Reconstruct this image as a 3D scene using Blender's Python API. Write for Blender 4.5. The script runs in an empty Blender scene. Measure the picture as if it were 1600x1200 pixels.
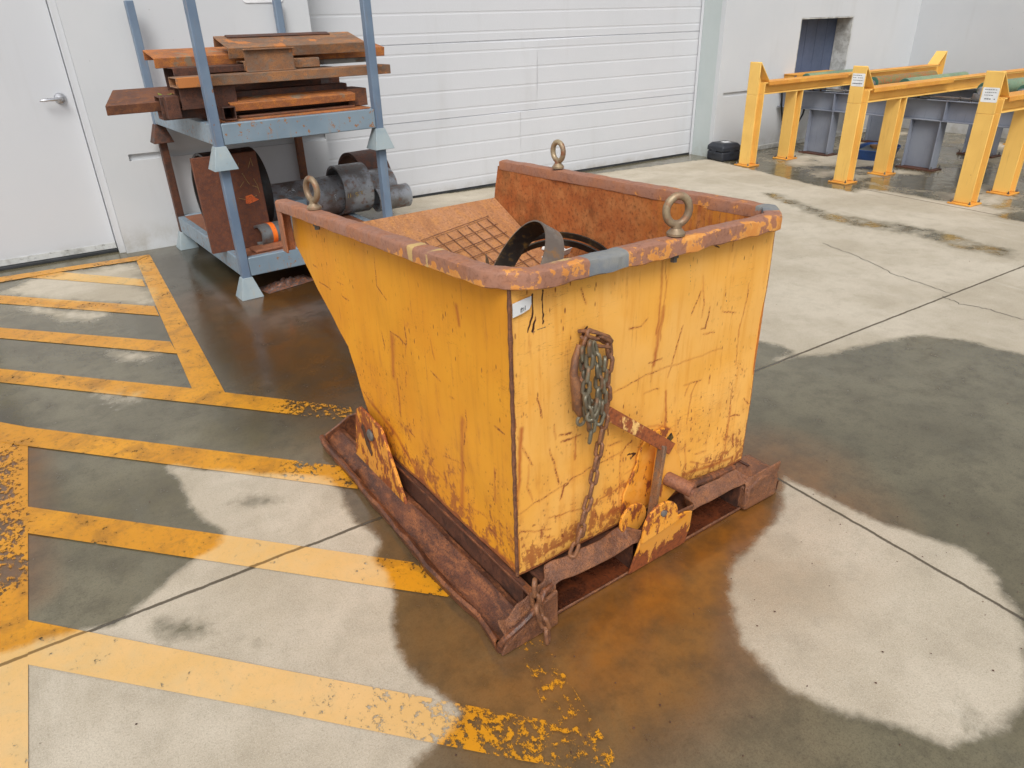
import bpy, bmesh, math, random
import numpy as np
from mathutils import Vector, Matrix, noise
random.seed(7); np.random.seed(7)
R = math.radians
SC = bpy.context.scene
COL = SC.collection
# ---------------------------------------------------------------- camera
F_PX, PITCH, ROLL, YAW, CAM_H = 1105.0, .4765, .0290, .5620, 1.45
def cam_matrix():
    c, s = math.cos(PITCH), math.sin(PITCH)
    fwd = Vector((0, c, -s)); rt = Vector((1, 0, 0)); dn = Vector((0, -s, -c))
    cr, sr = math.cos(ROLL), math.sin(ROLL)
    x = cr*rt + sr*dn; y = -sr*rt + cr*dn
    rz = Matrix.Rotation(-YAW, 3, 'Z')
    x, y, z = rz @ x, rz @ y, rz @ fwd
    return Matrix(((x.x, -y.x, -z.x, 0), (x.y, -y.y, -z.y, 0), (x.z, -y.z, -z.z, CAM_H), (0, 0, 0, 1)))
cd = bpy.data.cameras.new('camera'); cam = bpy.data.objects.new('camera', cd); COL.objects.link(cam)
cam.matrix_world = cam_matrix()
cd.sensor_width = 36; cd.lens = F_PX/1600*36; cd.clip_start = .05; cd.clip_end = 500
SC.camera = cam
# ---------------------------------------------------------------- world, sun, exposure
SUN_EL, SUN_AZ = 50, 215          # degrees; azimuth measured from +Y towards +X
w = bpy.data.worlds.new('World'); SC.world = w; w.use_nodes = True
nt = w.node_tree; nt.nodes.clear()
sky = nt.nodes.new('ShaderNodeTexSky'); sky.sky_type = 'NISHITA'; sky.sun_disc = False
sky.sun_elevation = R(SUN_EL); sky.sun_rotation = R(SUN_AZ); sky.dust_density = 4; sky.air_density = 1
hs = nt.nodes.new('ShaderNodeHueSaturation'); hs.inputs['Saturation'].default_value = .22
bg = nt.nodes.new('ShaderNodeBackground'); bg.inputs['Strength'].default_value = .128
wo = nt.nodes.new('ShaderNodeOutputWorld')
nt.links.new(sky.outputs[0], hs.inputs['Color']); nt.links.new(hs.outputs[0], bg.inputs[0]); nt.links.new(bg.outputs[0], wo.inputs[0])
sl = bpy.data.lights.new('sun', 'SUN'); sl.energy = 1.5; sl.angle = R(26); sl.color = (1, .965, .91)
so = bpy.data.objects.new('sun', sl); COL.objects.link(so)
sd = Vector((math.sin(R(SUN_AZ))*math.cos(R(SUN_EL)), math.cos(R(SUN_AZ))*math.cos(R(SUN_EL)), math.sin(R(SUN_EL))))
so.rotation_euler = sd.to_track_quat('Z', 'Y').to_euler(); so.location = (0, -4, 8)
SC.view_settings.view_transform = 'Standard'; SC.view_settings.look = 'None'
SC.view_settings.exposure = .22; SC.view_settings.gamma = 1
# ---------------------------------------------------------------- helpers
def S(r, g, b, k=1.0):
    f = lambda c: ((c/255+.055)/1.055)**2.4 if c > 10 else c/255/12.92
    return (f(r)*k, f(g)*k, f(b)*k, 1)
def tag(o, label=None, cat=None, group=None, kind=None):
    for k, v in (('label', label), ('category', cat), ('group', group), ('kind', kind)):
        if v: o[k] = v
    return o
def empty(name, loc, rz, label, cat, group=None):
    o = bpy.data.objects.new(name, None); COL.objects.link(o); o.empty_display_size = .1
    o.location = loc; o.rotation_euler = (0, 0, rz); return tag(o, label, cat, group)
def build(name, bm, mat, parent=None, bevel=0, smooth=False, loc=None, rot=None, segs=2):
    me = bpy.data.meshes.new(name)
    if isinstance(bm, bmesh.types.BMesh):
        bmesh.ops.recalc_face_normals(bm, faces=bm.faces); bm.to_mesh(me); bm.free()
    else:
        me = bm
    o = bpy.data.objects.new(name, me); COL.objects.link(o)
    for m in (mat if isinstance(mat, (list, tuple)) else [mat]): me.materials.append(m)
    if parent: o.parent = parent
    if loc is not None: o.location = loc
    if rot is not None: o.rotation_euler = rot
    if bevel:
        b = o.modifiers.new('bevel', 'BEVEL'); b.width = bevel; b.segments = segs; b.limit_method = 'ANGLE'; b.angle_limit = R(35)
    if smooth or bevel: me.shade_auto(o) if hasattr(me, 'shade_auto') else smooth_mesh(me)
    return o
def smooth_mesh(me, ang=35):
    me.polygons.foreach_set('use_smooth', [True]*len(me.polygons))
    bm = bmesh.new(); bm.from_mesh(me)
    for e in bm.edges:
        if len(e.link_faces) != 2 or e.calc_face_angle(0) > R(ang): e.smooth = False
    bm.to_mesh(me); bm.free()
def box(bm, c, s, rot=None):
    M = Matrix.Translation(c)
    if rot is not None: M = M @ rot.to_4x4()
    return bmesh.ops.create_cube(bm, size=1, matrix=M @ Matrix.Diagonal((*s, 1)))['verts']
def bb(bm, x0, x1, y0, y1, z0, z1): return box(bm, ((x0+x1)/2, (y0+y1)/2, (z0+z1)/2), (x1-x0, y1-y0, z1-z0))
def prism(bm, poly, fr):
    """poly: 2-D outline; fr(p, t) -> 3-D point for t 0 or 1"""
    a = [bm.verts.new(fr(p, 0)) for p in poly]; b = [bm.verts.new(fr(p, 1)) for p in poly]
    bm.faces.new(a); bm.faces.new(b[::-1]); n = len(poly)
    for i in range(n): bm.faces.new((a[i], b[i], b[(i+1) % n], a[(i+1) % n]))
    return a+b
def ext(bm, poly, axis, t0, t1):
    def fr(p, t):
        v = t0 if t == 0 else t1
        return {0: (v, p[0], p[1]), 1: (p[0], v, p[1]), 2: (p[0], p[1], v)}[axis]
    return prism(bm, poly, fr)
def tube(bm, path, r, n=8, closed=False, cap=True):
    P = [Vector(p) for p in path]; m = len(P); rings = []; up = None
    for i in range(m):
        if closed: t = (P[(i+1) % m]-P[i-1]).normalized()
        else: t = (P[min(i+1, m-1)]-P[max(i-1, 0)]).normalized()
        if up is None:
            up = t.orthogonal().normalized()
        up = (up-t*up.dot(t)).normalized(); s = t.cross(up)
        rr = r[i] if isinstance(r, (list, tuple)) else r
        rings.append([bm.verts.new(P[i]+(up*math.cos(2*math.pi*k/n)+s*math.sin(2*math.pi*k/n))*rr) for k in range(n)])
    for i in range(m if closed else m-1):
        a, b = rings[i], rings[(i+1) % m]
        off = 0
        if closed and i == m-1:
            off = min(range(n), key=lambda q: (a[0].co-b[q].co).length)
        for k in range(n): bm.faces.new((a[k], a[(k+1) % n], b[(k+1+off) % n], b[(k+off) % n]))
    if not closed and cap: bm.faces.new(rings[0][::-1]); bm.faces.new(rings[-1])
def basis(axis):
    a = Vector(axis).normalized(); u = a.orthogonal().normalized(); return u, a.cross(u), a
def pipe(bm, c, axis, L, ro, ri, n=48, bev=0):
    """hollow cylinder centred at c"""
    u, v, a = basis(axis); c = Vector(c)
    prof = [(ro, -L/2), (ro, L/2), (ri, L/2), (ri, -L/2)]
    rings = [[bm.verts.new(c+a*h+(u*math.cos(2*math.pi*k/n)+v*math.sin(2*math.pi*k/n))*r) for k in range(n)] for r, h in prof]
    for i in range(4):
        A, B = rings[i], rings[(i+1) % 4]
        for k in range(n): bm.faces.new((A[k], A[(k+1) % n], B[(k+1) % n], B[k]))
def lathe(bm, c, axis, prof, n=24):
    u, v, a = basis(axis); c = Vector(c)
    rings = [[bm.verts.new(c+a*h+(u*math.cos(2*math.pi*k/n)+v*math.sin(2*math.pi*k/n))*max(r, 1e-4)) for k in range(n)] for r, h in prof]
    for A, B in zip(rings, rings[1:]):
        for k in range(n): bm.faces.new((A[k], A[(k+1) % n], B[(k+1) % n], B[k]))
    bm.faces.new(rings[0][::-1]); bm.faces.new(rings[-1])
def nz(x, y=0, z=0, s=1): return noise.noise(Vector((x*s, y*s, z*s)))
# ---- signed distance helpers (positive inside)
def sdf_poly(P, poly):
    poly = np.array(poly, float); d = np.full(len(P), 1e9); inside = np.zeros(len(P), bool); n = len(poly)
    for i in range(n):
        a, b = poly[i], poly[(i+1) % n]; ab = b-a; ap = P-a
        t = np.clip((ap@ab)/max(ab@ab, 1e-12), 0, 1); q = ap-t[:, None]*ab
        d = np.minimum(d, np.hypot(q[:, 0], q[:, 1]))
        c = (a[1] > P[:, 1]) != (b[1] > P[:, 1])
        with np.errstate(divide='ignore', invalid='ignore'):
            xi = (b[0]-a[0])*(P[:, 1]-a[1])/(b[1]-a[1]+1e-15)+a[0]
        inside ^= c & (P[:, 0] < xi)
    return np.where(inside, d, -d)
def dist_line(P, pts):
    d = np.full(len(P), 1e9); tt = np.zeros(len(P)); n = len(pts)
    for i in range(n-1):
        a, b = np.array(pts[i], float), np.array(pts[i+1], float); ab = b-a; ap = P-a
        t = np.clip((ap@ab)/max(ab@ab, 1e-12), 0, 1); q = ap-t[:, None]*ab; dd = np.hypot(q[:, 0], q[:, 1])
        tt = np.where(dd < d, (i+t)/(n-1), tt); d = np.minimum(d, dd)
    return d, tt
def put_attr(me, name, vals):
    a = me.attributes.new(name, 'FLOAT', 'POINT'); a.data.foreach_set('value', np.asarray(vals, dtype=np.float32))
def coords(me):
    a = np.empty(len(me.vertices)*3, dtype=np.float32); me.vertices.foreach_get('co', a); return a.reshape(-1, 3)
# ---- shader graph helper
class G:
    def __init__(s, name):
        s.m = bpy.data.materials.new(name); s.m.use_nodes = True; s.t = s.m.node_tree; s.t.nodes.clear()
        s.out = s.t.nodes.new('ShaderNodeOutputMaterial'); s.b = s.t.nodes.new('ShaderNodeBsdfPrincipled')
        s.t.links.new(s.b.outputs[0], s.out.inputs[0]); s._tc = None
    def n(s, t): return s.t.nodes.new(t)
    def k(s, sock, v):
        if v is None: return
        if isinstance(v, bpy.types.NodeSocket): s.t.links.new(v, sock)
        elif isinstance(v, (tuple, list)) and len(v) == 3 and sock.type == 'RGBA': sock.default_value = (*v, 1)
        else: sock.default_value = v
    def pos(s, sc=(1, 1, 1), loc=(0, 0, 0), rot=(0, 0, 0), rnd=False):
        if s._tc is None: s._tc = s.n('ShaderNodeTexCoord')
        v = s._tc.outputs['Object']
        if rnd:
            oi = s.n('ShaderNodeObjectInfo'); a = s.n('ShaderNodeVectorMath'); a.operation = 'ADD'
            mm = s.n('ShaderNodeVectorMath'); mm.operation = 'SCALE'; mm.inputs[3].default_value = 17
            cb = s.n('ShaderNodeCombineXYZ')
            for i in range(3): s.t.links.new(oi.outputs['Random'], cb.inputs[i])
            s.t.links.new(cb.outputs[0], mm.inputs[0]); s.t.links.new(v, a.inputs[0]); s.t.links.new(mm.outputs[0], a.inputs[1]); v = a.outputs[0]
        mp = s.n('ShaderNodeMapping'); s.t.links.new(v, mp.inputs[0])
        mp.inputs['Scale'].default_value = sc; mp.inputs['Location'].default_value = loc; mp.inputs['Rotation'].default_value = rot
        return mp.outputs[0]
    def noise(s, scale, detail=4, rough=.55, vec=None, dist=0, sc=None, **kw):
        v = vec if vec is not None else s.pos(sc or (1, 1, 1), **kw)
        t = s.n('ShaderNodeTexNoise'); s.k(t.inputs['Vector'], v); t.inputs['Scale'].default_value = scale
        t.inputs['Detail'].default_value = detail; t.inputs['Roughness'].default_value = rough; t.inputs['Distortion'].default_value = dist
        return t.outputs['Fac']
    def vor(s, scale, vec=None, sc=None, feature='F1'):
        t = s.n('ShaderNodeTexVoronoi'); t.feature = feature; s.k(t.inputs['Vector'], vec if vec is not None else s.pos(sc or (1, 1, 1))); t.inputs['Scale'].default_value = scale
        return t.outputs['Distance']
    def math(s, op, a, b=None, c=None, clamp=False):
        m = s.n('ShaderNodeMath'); m.operation = op; m.use_clamp = clamp
        s.k(m.inputs[0], a); s.k(m.inputs[1], b); s.k(m.inputs[2], c); return m.outputs[0]
    def ramp(s, v, a, b, lo=0., hi=1.):
        m = s.n('ShaderNodeMapRange'); m.interpolation_type = 'SMOOTHSTEP'; s.k(m.inputs[0], v)
        for i, x in enumerate((a, b, lo, hi)): s.k(m.inputs[i+1], x)
        return m.outputs[0]
    def mix(s, f, a, b, blend='MIX'):
        m = s.n('ShaderNodeMix'); m.data_type = 'RGBA'; m.blend_type = blend
        s.k(m.inputs[0], f); s.k(m.inputs[6], a); s.k(m.inputs[7], b); return m.outputs[2]
    def attr(s, name):
        a = s.n('ShaderNodeAttribute'); a.attribute_name = name; return a.outputs['Fac']
    def xyz(s, v=None):
        q = s.n('ShaderNodeSeparateXYZ'); s.k(q.inputs[0], v if v is not None else s.pos()); return q.outputs
    def bump(s, h, strength=.3, dist=.01, normal=None):
        b = s.n('ShaderNodeBump'); b.inputs['Strength'].default_value = strength; b.inputs['Distance'].default_value = dist
        s.k(b.inputs['Height'], h)
        if normal is not None: s.k(b.inputs['Normal'], normal)
        return b.outputs[0]
    def fin(s, col, rough=.6, metal=0., normal=None, spec=.5, coat=None):
        s.k(s.b.inputs['Base Color'], col); s.k(s.b.inputs['Roughness'], rough); s.k(s.b.inputs['Metallic'], metal)
        s.k(s.b.inputs['Specular IOR Level'], spec)
        if normal is not None: s.k(s.b.inputs['Normal'], normal)
        if coat is not None: s.k(s.b.inputs['Coat Weight'], coat); s.b.inputs['Coat Roughness'].default_value = .12
        return s.m
# ---- traced outlines in metres (ground: x, y; panels: across, up)
MARKS = {
  'border_wall': [(-1.417, 5.657), (-0.441, 5.683), (0.476, 5.62), (0.376, 5.513), (-0.092, 5.56), (-0.441, 5.554), (-1.386, 5.457)],
  'border_right': [(0.476, 5.62), (0.41, 3.054), (0.295, 3.186), (0.374, 5.514)],
  'a': [(-0.092, 5.56), (0.344, 5.04), (0.341, 4.868), (-0.281, 5.561)],
  'b': [(-1.341, 6.205), (-0.441, 5.253), (0.329, 4.443), (0.326, 4.26), (-0.441, 5.077), (-1.316, 6.015)],
  'c': [(-1.241, 5.448), (-0.441, 4.608), (0.311, 3.819), (0.312, 3.635), (-0.441, 4.429), (-1.215, 5.258)],
  'd': [(-1.289, 4.836), (-0.441, 3.969), (0.295, 3.186), (0.41, 3.054), (0.821, 2.595), (0.792, 2.464), (0.353, 2.946), (-0.441, 3.792), (-1.259, 4.643)],
  'e': [(-0.44, 3.323), (0.684, 2.122), (0.671, 1.963), (-0.346, 3.043), (-0.44, 3.151)],
  'f': [(-0.358, 2.576), (0.663, 1.513), (0.648, 1.361), (-0.362, 2.407)],
  'g': [(-0.374, 1.962), (0.113, 1.445), (0.577, 0.958), (0.711, 0.816), (0.675, 0.706), (0.515, 0.863), (0.079, 1.316), (-0.378, 1.78)],
  'left': [(-0.44, 3.342), (-0.342, 3.221), (-0.347, 3.032), (-0.386, 1.447), (-0.404, 0.919), (-0.583, 1.038), (-0.528, 1.985)],
  'rem': [(0.701, 1.125), (0.766, 1.101), (0.705, 0.73), (0.601, 0.756)],
}
DRY = [
  ([(0.09, 2.571), (0.221, 2.453), (0.387, 2.291), (0.56, 2.155), (0.566, 2.055), (0.536, 1.848), (0.584, 1.76), (0.571, 1.701), (0.522, 1.656), (0.528, 1.556), (0.506, 1.477), (0.466, 1.393), (0.436, 1.301), (0.431, 1.206), (0.462, 1.093), (0.483, 1.036), (0.426, 0.994), (0.337, 0.978), (0.259, 0.847), (-0.774, 1.54), (-0.716, 1.961), (-0.382, 1.859), (-0.263, 1.844), (-0.157, 1.8), (-0.065, 1.869), (0.037, 1.946), (0.15, 1.992), (0.178, 2.05), (0.133, 2.141), (0.112, 2.239), (0.112, 2.35)], 0.045),
  ([(-0.312, 4.936), (-0.201, 4.801), (0.031, 4.563), (0.072, 4.471), (-0.013, 4.426), (-0.102, 4.528), (-0.222, 4.69)], 0.15000000000000002),
  ([(-0.281, 5.464), (-0.037, 5.526), (0.371, 5.443), (0.352, 4.83), (0.326, 4.459), (-0.015, 4.821), (-0.242, 5.019), (-0.39, 5.302)], 0.18),
  ([(0.029, 3.892), (0.226, 3.7), (0.162, 3.663), (0.071, 3.748)], 0.12),
  ([(-0.074, 3.41), (0.079, 3.262), (0.035, 3.221), (-0.046, 3.294)], 0.15000000000000002),
  ([(2.597, 6.072), (6.281, 5.704), (5.979, 4.093), (6.046, 2.347), (6.248, 1.293), (3.646, 0.553), (3.603, 1.234), (3.569, 1.33), (3.539, 1.492), (3.445, 1.63), (3.294, 1.672), (2.977, 1.736), (2.642, 1.856), (2.748, 1.867), (2.784, 1.951), (2.746, 2.075), (2.733, 2.185), (2.719, 3.499), (1.782, 4.218)], 0.07500000000000001),
  ([(1.885, 1.224), (1.901, 1.02), (1.937, 0.843), (2.002, 0.681), (1.978, 0.557), (1.865, 0.457), (1.792, 0.401), (1.604, 0.319), (1.447, 0.304), (1.331, 0.354), (1.291, 0.448), (1.204, 0.552), (1.164, 0.679), (1.18, 0.793), (1.244, 0.883), (1.348, 0.991), (1.454, 1.046), (1.607, 1.065), (1.755, 1.114)], 0.052500000000000005),
  ([(7.139, 5.05), (7.537, 5.026), (7.716, 4.483), (7.462, 4.253), (6.969, 4.401), (6.911, 4.737)], 0.09),
  ([(5.985, 3.735), (5.917, 3.163), (6.039, 2.524), (6.24, 2.621), (6.282, 3.322), (6.231, 3.773)], 0.12),
]
WET = [
  ([(5.368, 4.319), (5.52, 4.123), (5.259, 3.417), (5.368, 2.939), (5.396, 2.565), (5.29, 2.002), (5.007, 1.874), (4.972, 2.249), (5.001, 2.619), (4.919, 3.176), (5.122, 3.873)], 0.1),
  ([(-0.123, 1.749), (-0.056, 1.767), (0.03, 1.729), (0.156, 1.605), (0.179, 1.502), (0.147, 1.447), (0.032, 1.576), (-0.082, 1.654)], 0.08),
  ([(-0.377, 1.767), (-0.337, 1.716), (-0.347, 1.642), (-0.381, 1.632)], 0.05),
  ([(1.4, 0.468), (1.478, 0.404), (1.51, 0.28), (1.444, 0.25), (1.354, 0.425)], 0.08),
  ([(4.038, 2.92), (4.191, 2.783), (4.095, 2.713), (3.911, 2.82)], 0.1),
  ([(0.272, 2.285), (0.393, 2.154), (0.449, 2.047), (0.288, 2.095), (0.166, 2.201)], 0.08),
]
WET_AND_SHADE = [  # darkest wet areas, plus shade painted in under the rack
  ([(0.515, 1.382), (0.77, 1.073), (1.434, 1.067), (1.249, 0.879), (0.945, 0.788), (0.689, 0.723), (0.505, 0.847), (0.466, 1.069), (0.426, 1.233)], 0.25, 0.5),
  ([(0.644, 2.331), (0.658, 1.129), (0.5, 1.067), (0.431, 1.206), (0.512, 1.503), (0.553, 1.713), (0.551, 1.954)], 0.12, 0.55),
  ([(0.816, 4.197), (1.394, 4.877), (2.37, 5.76), (2.449, 5.414), (1.037, 3.044), (0.993, 3.468), (0.972, 4.08)], 0.1, 1.15),  # shade below the lower rack, put into the slab colour
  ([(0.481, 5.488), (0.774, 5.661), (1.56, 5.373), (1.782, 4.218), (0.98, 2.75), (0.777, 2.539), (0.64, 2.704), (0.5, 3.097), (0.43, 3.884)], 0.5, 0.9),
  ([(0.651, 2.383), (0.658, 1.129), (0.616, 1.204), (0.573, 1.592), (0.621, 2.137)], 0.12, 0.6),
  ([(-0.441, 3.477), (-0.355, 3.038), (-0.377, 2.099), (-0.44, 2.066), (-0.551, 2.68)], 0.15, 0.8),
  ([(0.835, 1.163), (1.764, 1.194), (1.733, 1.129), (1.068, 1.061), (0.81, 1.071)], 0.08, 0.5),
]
RUST = [
  ([(0.835, 1.163), (1.849, 1.249), (1.747, 1.077), (1.406, 1.017), (1.15, 0.947), (0.829, 0.912), (0.705, 1.067)], 0.42, 1.0),
  ([(0.56, 1.242), (0.825, 1.035), (0.907, 0.882), (0.712, 0.707), (0.563, 0.808), (0.517, 1.034)], 0.55, 0.42),
  ([(0.842, 2.56), (0.661, 2.376), (0.663, 1.121), (0.58, 1.08), (0.578, 1.696), (0.563, 2.389)], 0.25, 0.3),
  ([(0.627, 4.339), (1.078, 4.431), (1.037, 3.044), (0.842, 2.56), (0.741, 2.923)], 0.4, 0.4),
  ([(-0.44, 3.157), (-0.345, 3.031), (-0.377, 2.084), (-0.44, 2.036)], 0.12, 0.6),
  ([(1.349, 0.99), (1.497, 1.059), (1.839, 1.098), (1.733, 0.86), (1.391, 0.782), (1.205, 0.776)], 0.2, 0.6),
]
FRONT_MARKS = [
  ([(0.066, 0.91), (0.064, 0.881), (0.062, 0.856), (0.054, 0.826)], 0.0028, 'k'),
  ([(0.092, 0.916), (0.09, 0.834)], 0.001, 'k'),
  ([(0.071, 0.847), (0.065, 0.823)], 0.0041, 'k'),
  ([(0.107, 0.827), (0.083, 0.823), (0.065, 0.821)], 0.0032, 'g'),
  ([(0.201, 0.893), (0.21, 0.868), (0.218, 0.851)], 0.0028, 'r'),
  ([(0.559, 0.918), (0.58, 0.754)], 0.0008, 'o'),
  ([(0.62, 0.833), (0.64, 0.752), (0.637, 0.71)], 0.0024, 'r'),
  ([(0.622, 0.789), (0.593, 0.73)], 0.001, 'r'),
  ([(0.667, 0.736), (0.66, 0.673), (0.642, 0.675)], 0.0014, 'r'),
  ([(0.7, 0.896), (0.727, 0.755), (0.74, 0.715)], 0.0014, 'o'),
  ([(0.686, 0.75), (0.755, 0.731)], 0.0008, 'o'),
  ([(0.825, 0.767), (0.828, 0.713), (0.819, 0.677)], 0.0037, 'r'),
  ([(0.811, 0.646), (0.814, 0.606)], 0.0028, 'r'),
  ([(0.731, 0.916), (0.733, 0.878)], 0.0012, 'r'),
  ([(0.365, 0.749), (0.402, 0.75), (0.427, 0.761)], 0.0016, 'r'),
  ([(0.464, 0.909), (0.467, 0.81), (0.465, 0.707)], 0.0057, 's'),
  ([(0.476, 0.902), (0.483, 0.801), (0.479, 0.685)], 0.0032, 's'),
  ([(0.724, 0.707), (0.785, 0.688)], 0.002, 'r'),
  ([(0.654, 0.656), (0.702, 0.649)], 0.002, 'r'),
  ([(0.648, 0.917), (0.679, 0.897)], 0.0016, 'k'),
  ([(0.563, 0.704), (0.547, 0.639), (0.526, 0.56)], 0.0022, 'r'),
  ([(0.32, 0.579), (0.44, 0.594), (0.588, 0.593), (0.749, 0.585)], 0.0009, 'r'),
  ([(0.441, 0.63), (0.471, 0.628), (0.496, 0.628)], 0.0011, 'r'),
  ([(0.437, 0.537), (0.449, 0.54), (0.497, 0.533)], 0.0018, 'r'),
  ([(0.598, 0.513), (0.669, 0.508)], 0.0026, 'r'),
  ([(0.617, 0.507), (0.607, 0.474)], 0.0044, 'r'),
  ([(0.65, 0.507), (0.632, 0.465), (0.624, 0.378)], 0.0035, 's'),
  ([(0.706, 0.515), (0.706, 0.485)], 0.0022, 'r'),
  ([(0.815, 0.435), (0.817, 0.364), (0.811, 0.278), (0.797, 0.165)], 0.0026, 'r'),
  ([(0.821, 0.371), (0.813, 0.202)], 0.0039, 's'),
  ([(0.806, 0.336), (0.867, 0.322)], 0.0018, 'r'),
  ([(0.878, 0.379), (0.906, 0.35)], 0.0013, 'r'),
  ([(0.823, 0.695), (0.81, 0.628), (0.822, 0.509)], 0.0031, 's'),
  ([(0.069, 0.65), (0.079, 0.62), (0.087, 0.593)], 0.0022, 'r'),
  ([(0.011, 0.563), (0.03, 0.518), (0.056, 0.465)], 0.0018, 'r'),
  ([(0.109, 0.493), (0.124, 0.434), (0.139, 0.372)], 0.0013, 'r'),
  ([(0.123, 0.557), (0.127, 0.513)], 0.0018, 'r'),
  ([(0.138, 0.519), (0.178, 0.51)], 0.0018, 'r'),
  ([(0.145, 0.499), (0.178, 0.494), (0.215, 0.496)], 0.0022, 'r'),
  ([(0.197, 0.5), (0.194, 0.426)], 0.0053, 's'),
  ([(0.176, 0.363), (0.157, 0.357), (0.143, 0.32)], 0.0039, 'r'),
  ([(0.008, 0.335), (0.091, 0.351), (0.242, 0.378), (0.36, 0.381)], 0.0011, 'r'),
  ([(0.312, 0.421), (0.362, 0.418)], 0.0026, 'r'),
  ([(0.355, 0.383), (0.358, 0.285), (0.36, 0.206)], 0.0031, 'r'),
  ([(0.405, 0.4), (0.38, 0.395), (0.36, 0.377)], 0.0039, 'r'),
  ([(0.437, 0.424), (0.463, 0.425), (0.499, 0.417), (0.548, 0.391), (0.564, 0.37), (0.571, 0.305)], 0.0031, 'r'),
  ([(0.622, 0.317), (0.635, 0.215)], 0.0018, 'r'),
  ([(0.67, 0.254), (0.722, 0.246)], 0.0031, 'r'),
  ([(0.674, 0.297), (0.694, 0.297)], 0.0031, 'r'),
  ([(0.843, 0.249), (0.861, 0.208), (0.824, 0.197)], 0.0048, 'r'),
  ([(0.653, 0.233), (0.707, 0.202), (0.794, 0.183)], 0.0039, 's'),
  ([(0.627, 0.198), (0.774, 0.175), (0.863, 0.164)], 0.0096, 's'),
  ([(0.051, 0.127), (0.128, 0.137), (0.25, 0.139)], 0.0131, 's'),
  ([(0.089, 0.165), (0.128, 0.177), (0.191, 0.176)], 0.007, 's'),
  ([(0.263, 0.235), (0.281, 0.187)], 0.0079, 'r'),
  ([(0.15, 0.204), (0.155, 0.19)], 0.0044, 'r'),
  ([(0.003, 0.284), (0.06, 0.256), (0.113, 0.238)], 0.0013, 'r'),
  ([(0.332, 0.195), (0.407, 0.193)], 0.0018, 'r'),
  ([(0.105, 0.279), (0.262, 0.251), (0.414, 0.276)], 0.0035, 's'),
  ([(0.306, 0.191), (0.42, 0.195)], 0.0131, 's'),
  ([(0.225, 0.793), (0.207, 0.766)], 0.0114, 'k'),
  ([(0.215, 0.781), (0.212, 0.747)], 0.0193, 's'),
  ([(0.097, 0.215), (0.12, 0.21)], 0.0035, 'r'),
  ([(0.481, 0.779), (0.467, 0.669), (0.463, 0.617)], 0.0096, 's'),
  ([(0.525, 0.515), (0.535, 0.38)], 0.0061, 's'),
  ([(0.429, 0.316), (0.415, 0.26), (0.419, 0.203)], 0.0114, 's'),
  ([(0.025, 0.583), (0.002, 0.356)], 0.0088, 's'),
  ([(0.042, 0.474), (0.038, 0.409), (0.054, 0.353)], 0.0035, 'r'),
  ([(0.377, 0.303), (0.412, 0.308)], 0.0022, 'r'),
  ([(0.386, 0.363), (0.417, 0.355), (0.4, 0.343)], 0.0022, 'k'),
  ([(0.482, 0.411), (0.483, 0.4)], 0.0035, 'k'),
  ([(0.528, 0.36), (0.551, 0.363), (0.548, 0.341), (0.529, 0.353)], 0.0035, 'k'),
]
SIDE_MARKS = [
  ([(0.629, 0.629), (0.569, 0.631), (0.525, 0.623)], 0.0039, 'r'),
  ([(0.521, 0.698), (0.519, 0.642), (0.539, 0.583)], 0.002, 'r'),
  ([(0.499, 0.7), (0.511, 0.685)], 0.0029, 'r'),
  ([(0.696, 0.606), (0.684, 0.555)], 0.0029, 'r'),
  ([(0.673, 0.845), (0.681, 0.764), (0.623, 0.732)], 0.0012, 'r'),
  ([(1.219, 0.691), (1.174, 0.695)], 0.0015, 'r'),
  ([(1.008, 0.686), (0.947, 0.689)], 0.0015, 'r'),
  ([(0.976, 0.646), (0.924, 0.645)], 0.002, 'r'),
  ([(1.171, 0.639), (1.071, 0.642)], 0.0012, 'r'),
  ([(0.376, 0.692), (0.364, 0.64)], 0.0039, 's'),
  ([(0.62, 0.614), (0.646, 0.474)], 0.0196, 's'),
  ([(0.227, 0.831), (0.224, 0.783)], 0.0098, 's'),
  ([(0.544, 0.531), (0.563, 0.474)], 0.0046, 'r'),
  ([(0.215, 0.548), (0.212, 0.516)], 0.0059, 'r'),
  ([(0.212, 0.516), (0.234, 0.43)], 0.0026, 'r'),
  ([(0.078, 0.561), (0.036, 0.56)], 0.0039, 'r'),
  ([(0.092, 0.43), (0.088, 0.398)], 0.013, 'r'),
  ([(0.092, 0.426), (0.094, 0.317)], 0.0039, 's'),
  ([(0.474, 0.243), (0.413, 0.244), (0.357, 0.236)], 0.0026, 'r'),
  ([(0.624, 0.216), (0.59, 0.177)], 0.0039, 'r'),
  ([(0.247, 0.367), (0.237, 0.34)], 0.0059, 'r'),
  ([(0.358, 0.33), (0.261, 0.352)], 0.0016, 'r'),
  ([(0.58, 0.312), (0.541, 0.303)], 0.0033, 'r'),
  ([(0.105, 0.139), (0.045, 0.159)], 0.0046, 'r'),
  ([(0.389, 0.592), (0.337, 0.582)], 0.0026, 'r'),
  ([(0.295, 0.554), (0.269, 0.558)], 0.0026, 'r'),
  ([(0.911, 0.323), (0.848, 0.301)], 0.013, 'r'),
  ([(0.232, 0.507), (0.28, 0.188)], 0.0156, 's'),
  ([(0.621, 0.468), (0.63, 0.351)], 0.0091, 's'),
  ([(0.84, 0.295), (0.686, 0.252), (0.552, 0.16), (0.288, 0.111), (0.012, 0.157)], 0.0143, 's'),
  ([(0.62, 0.152), (0.543, 0.117), (0.232, 0.129), (0.001, 0.148)], 0.0059, 'r'),
  ([(0.137, 0.208), (0.078, 0.196)], 0.0026, 'r'),
  ([(0.223, 0.222), (0.147, 0.235)], 0.0026, 'r'),
]
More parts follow.
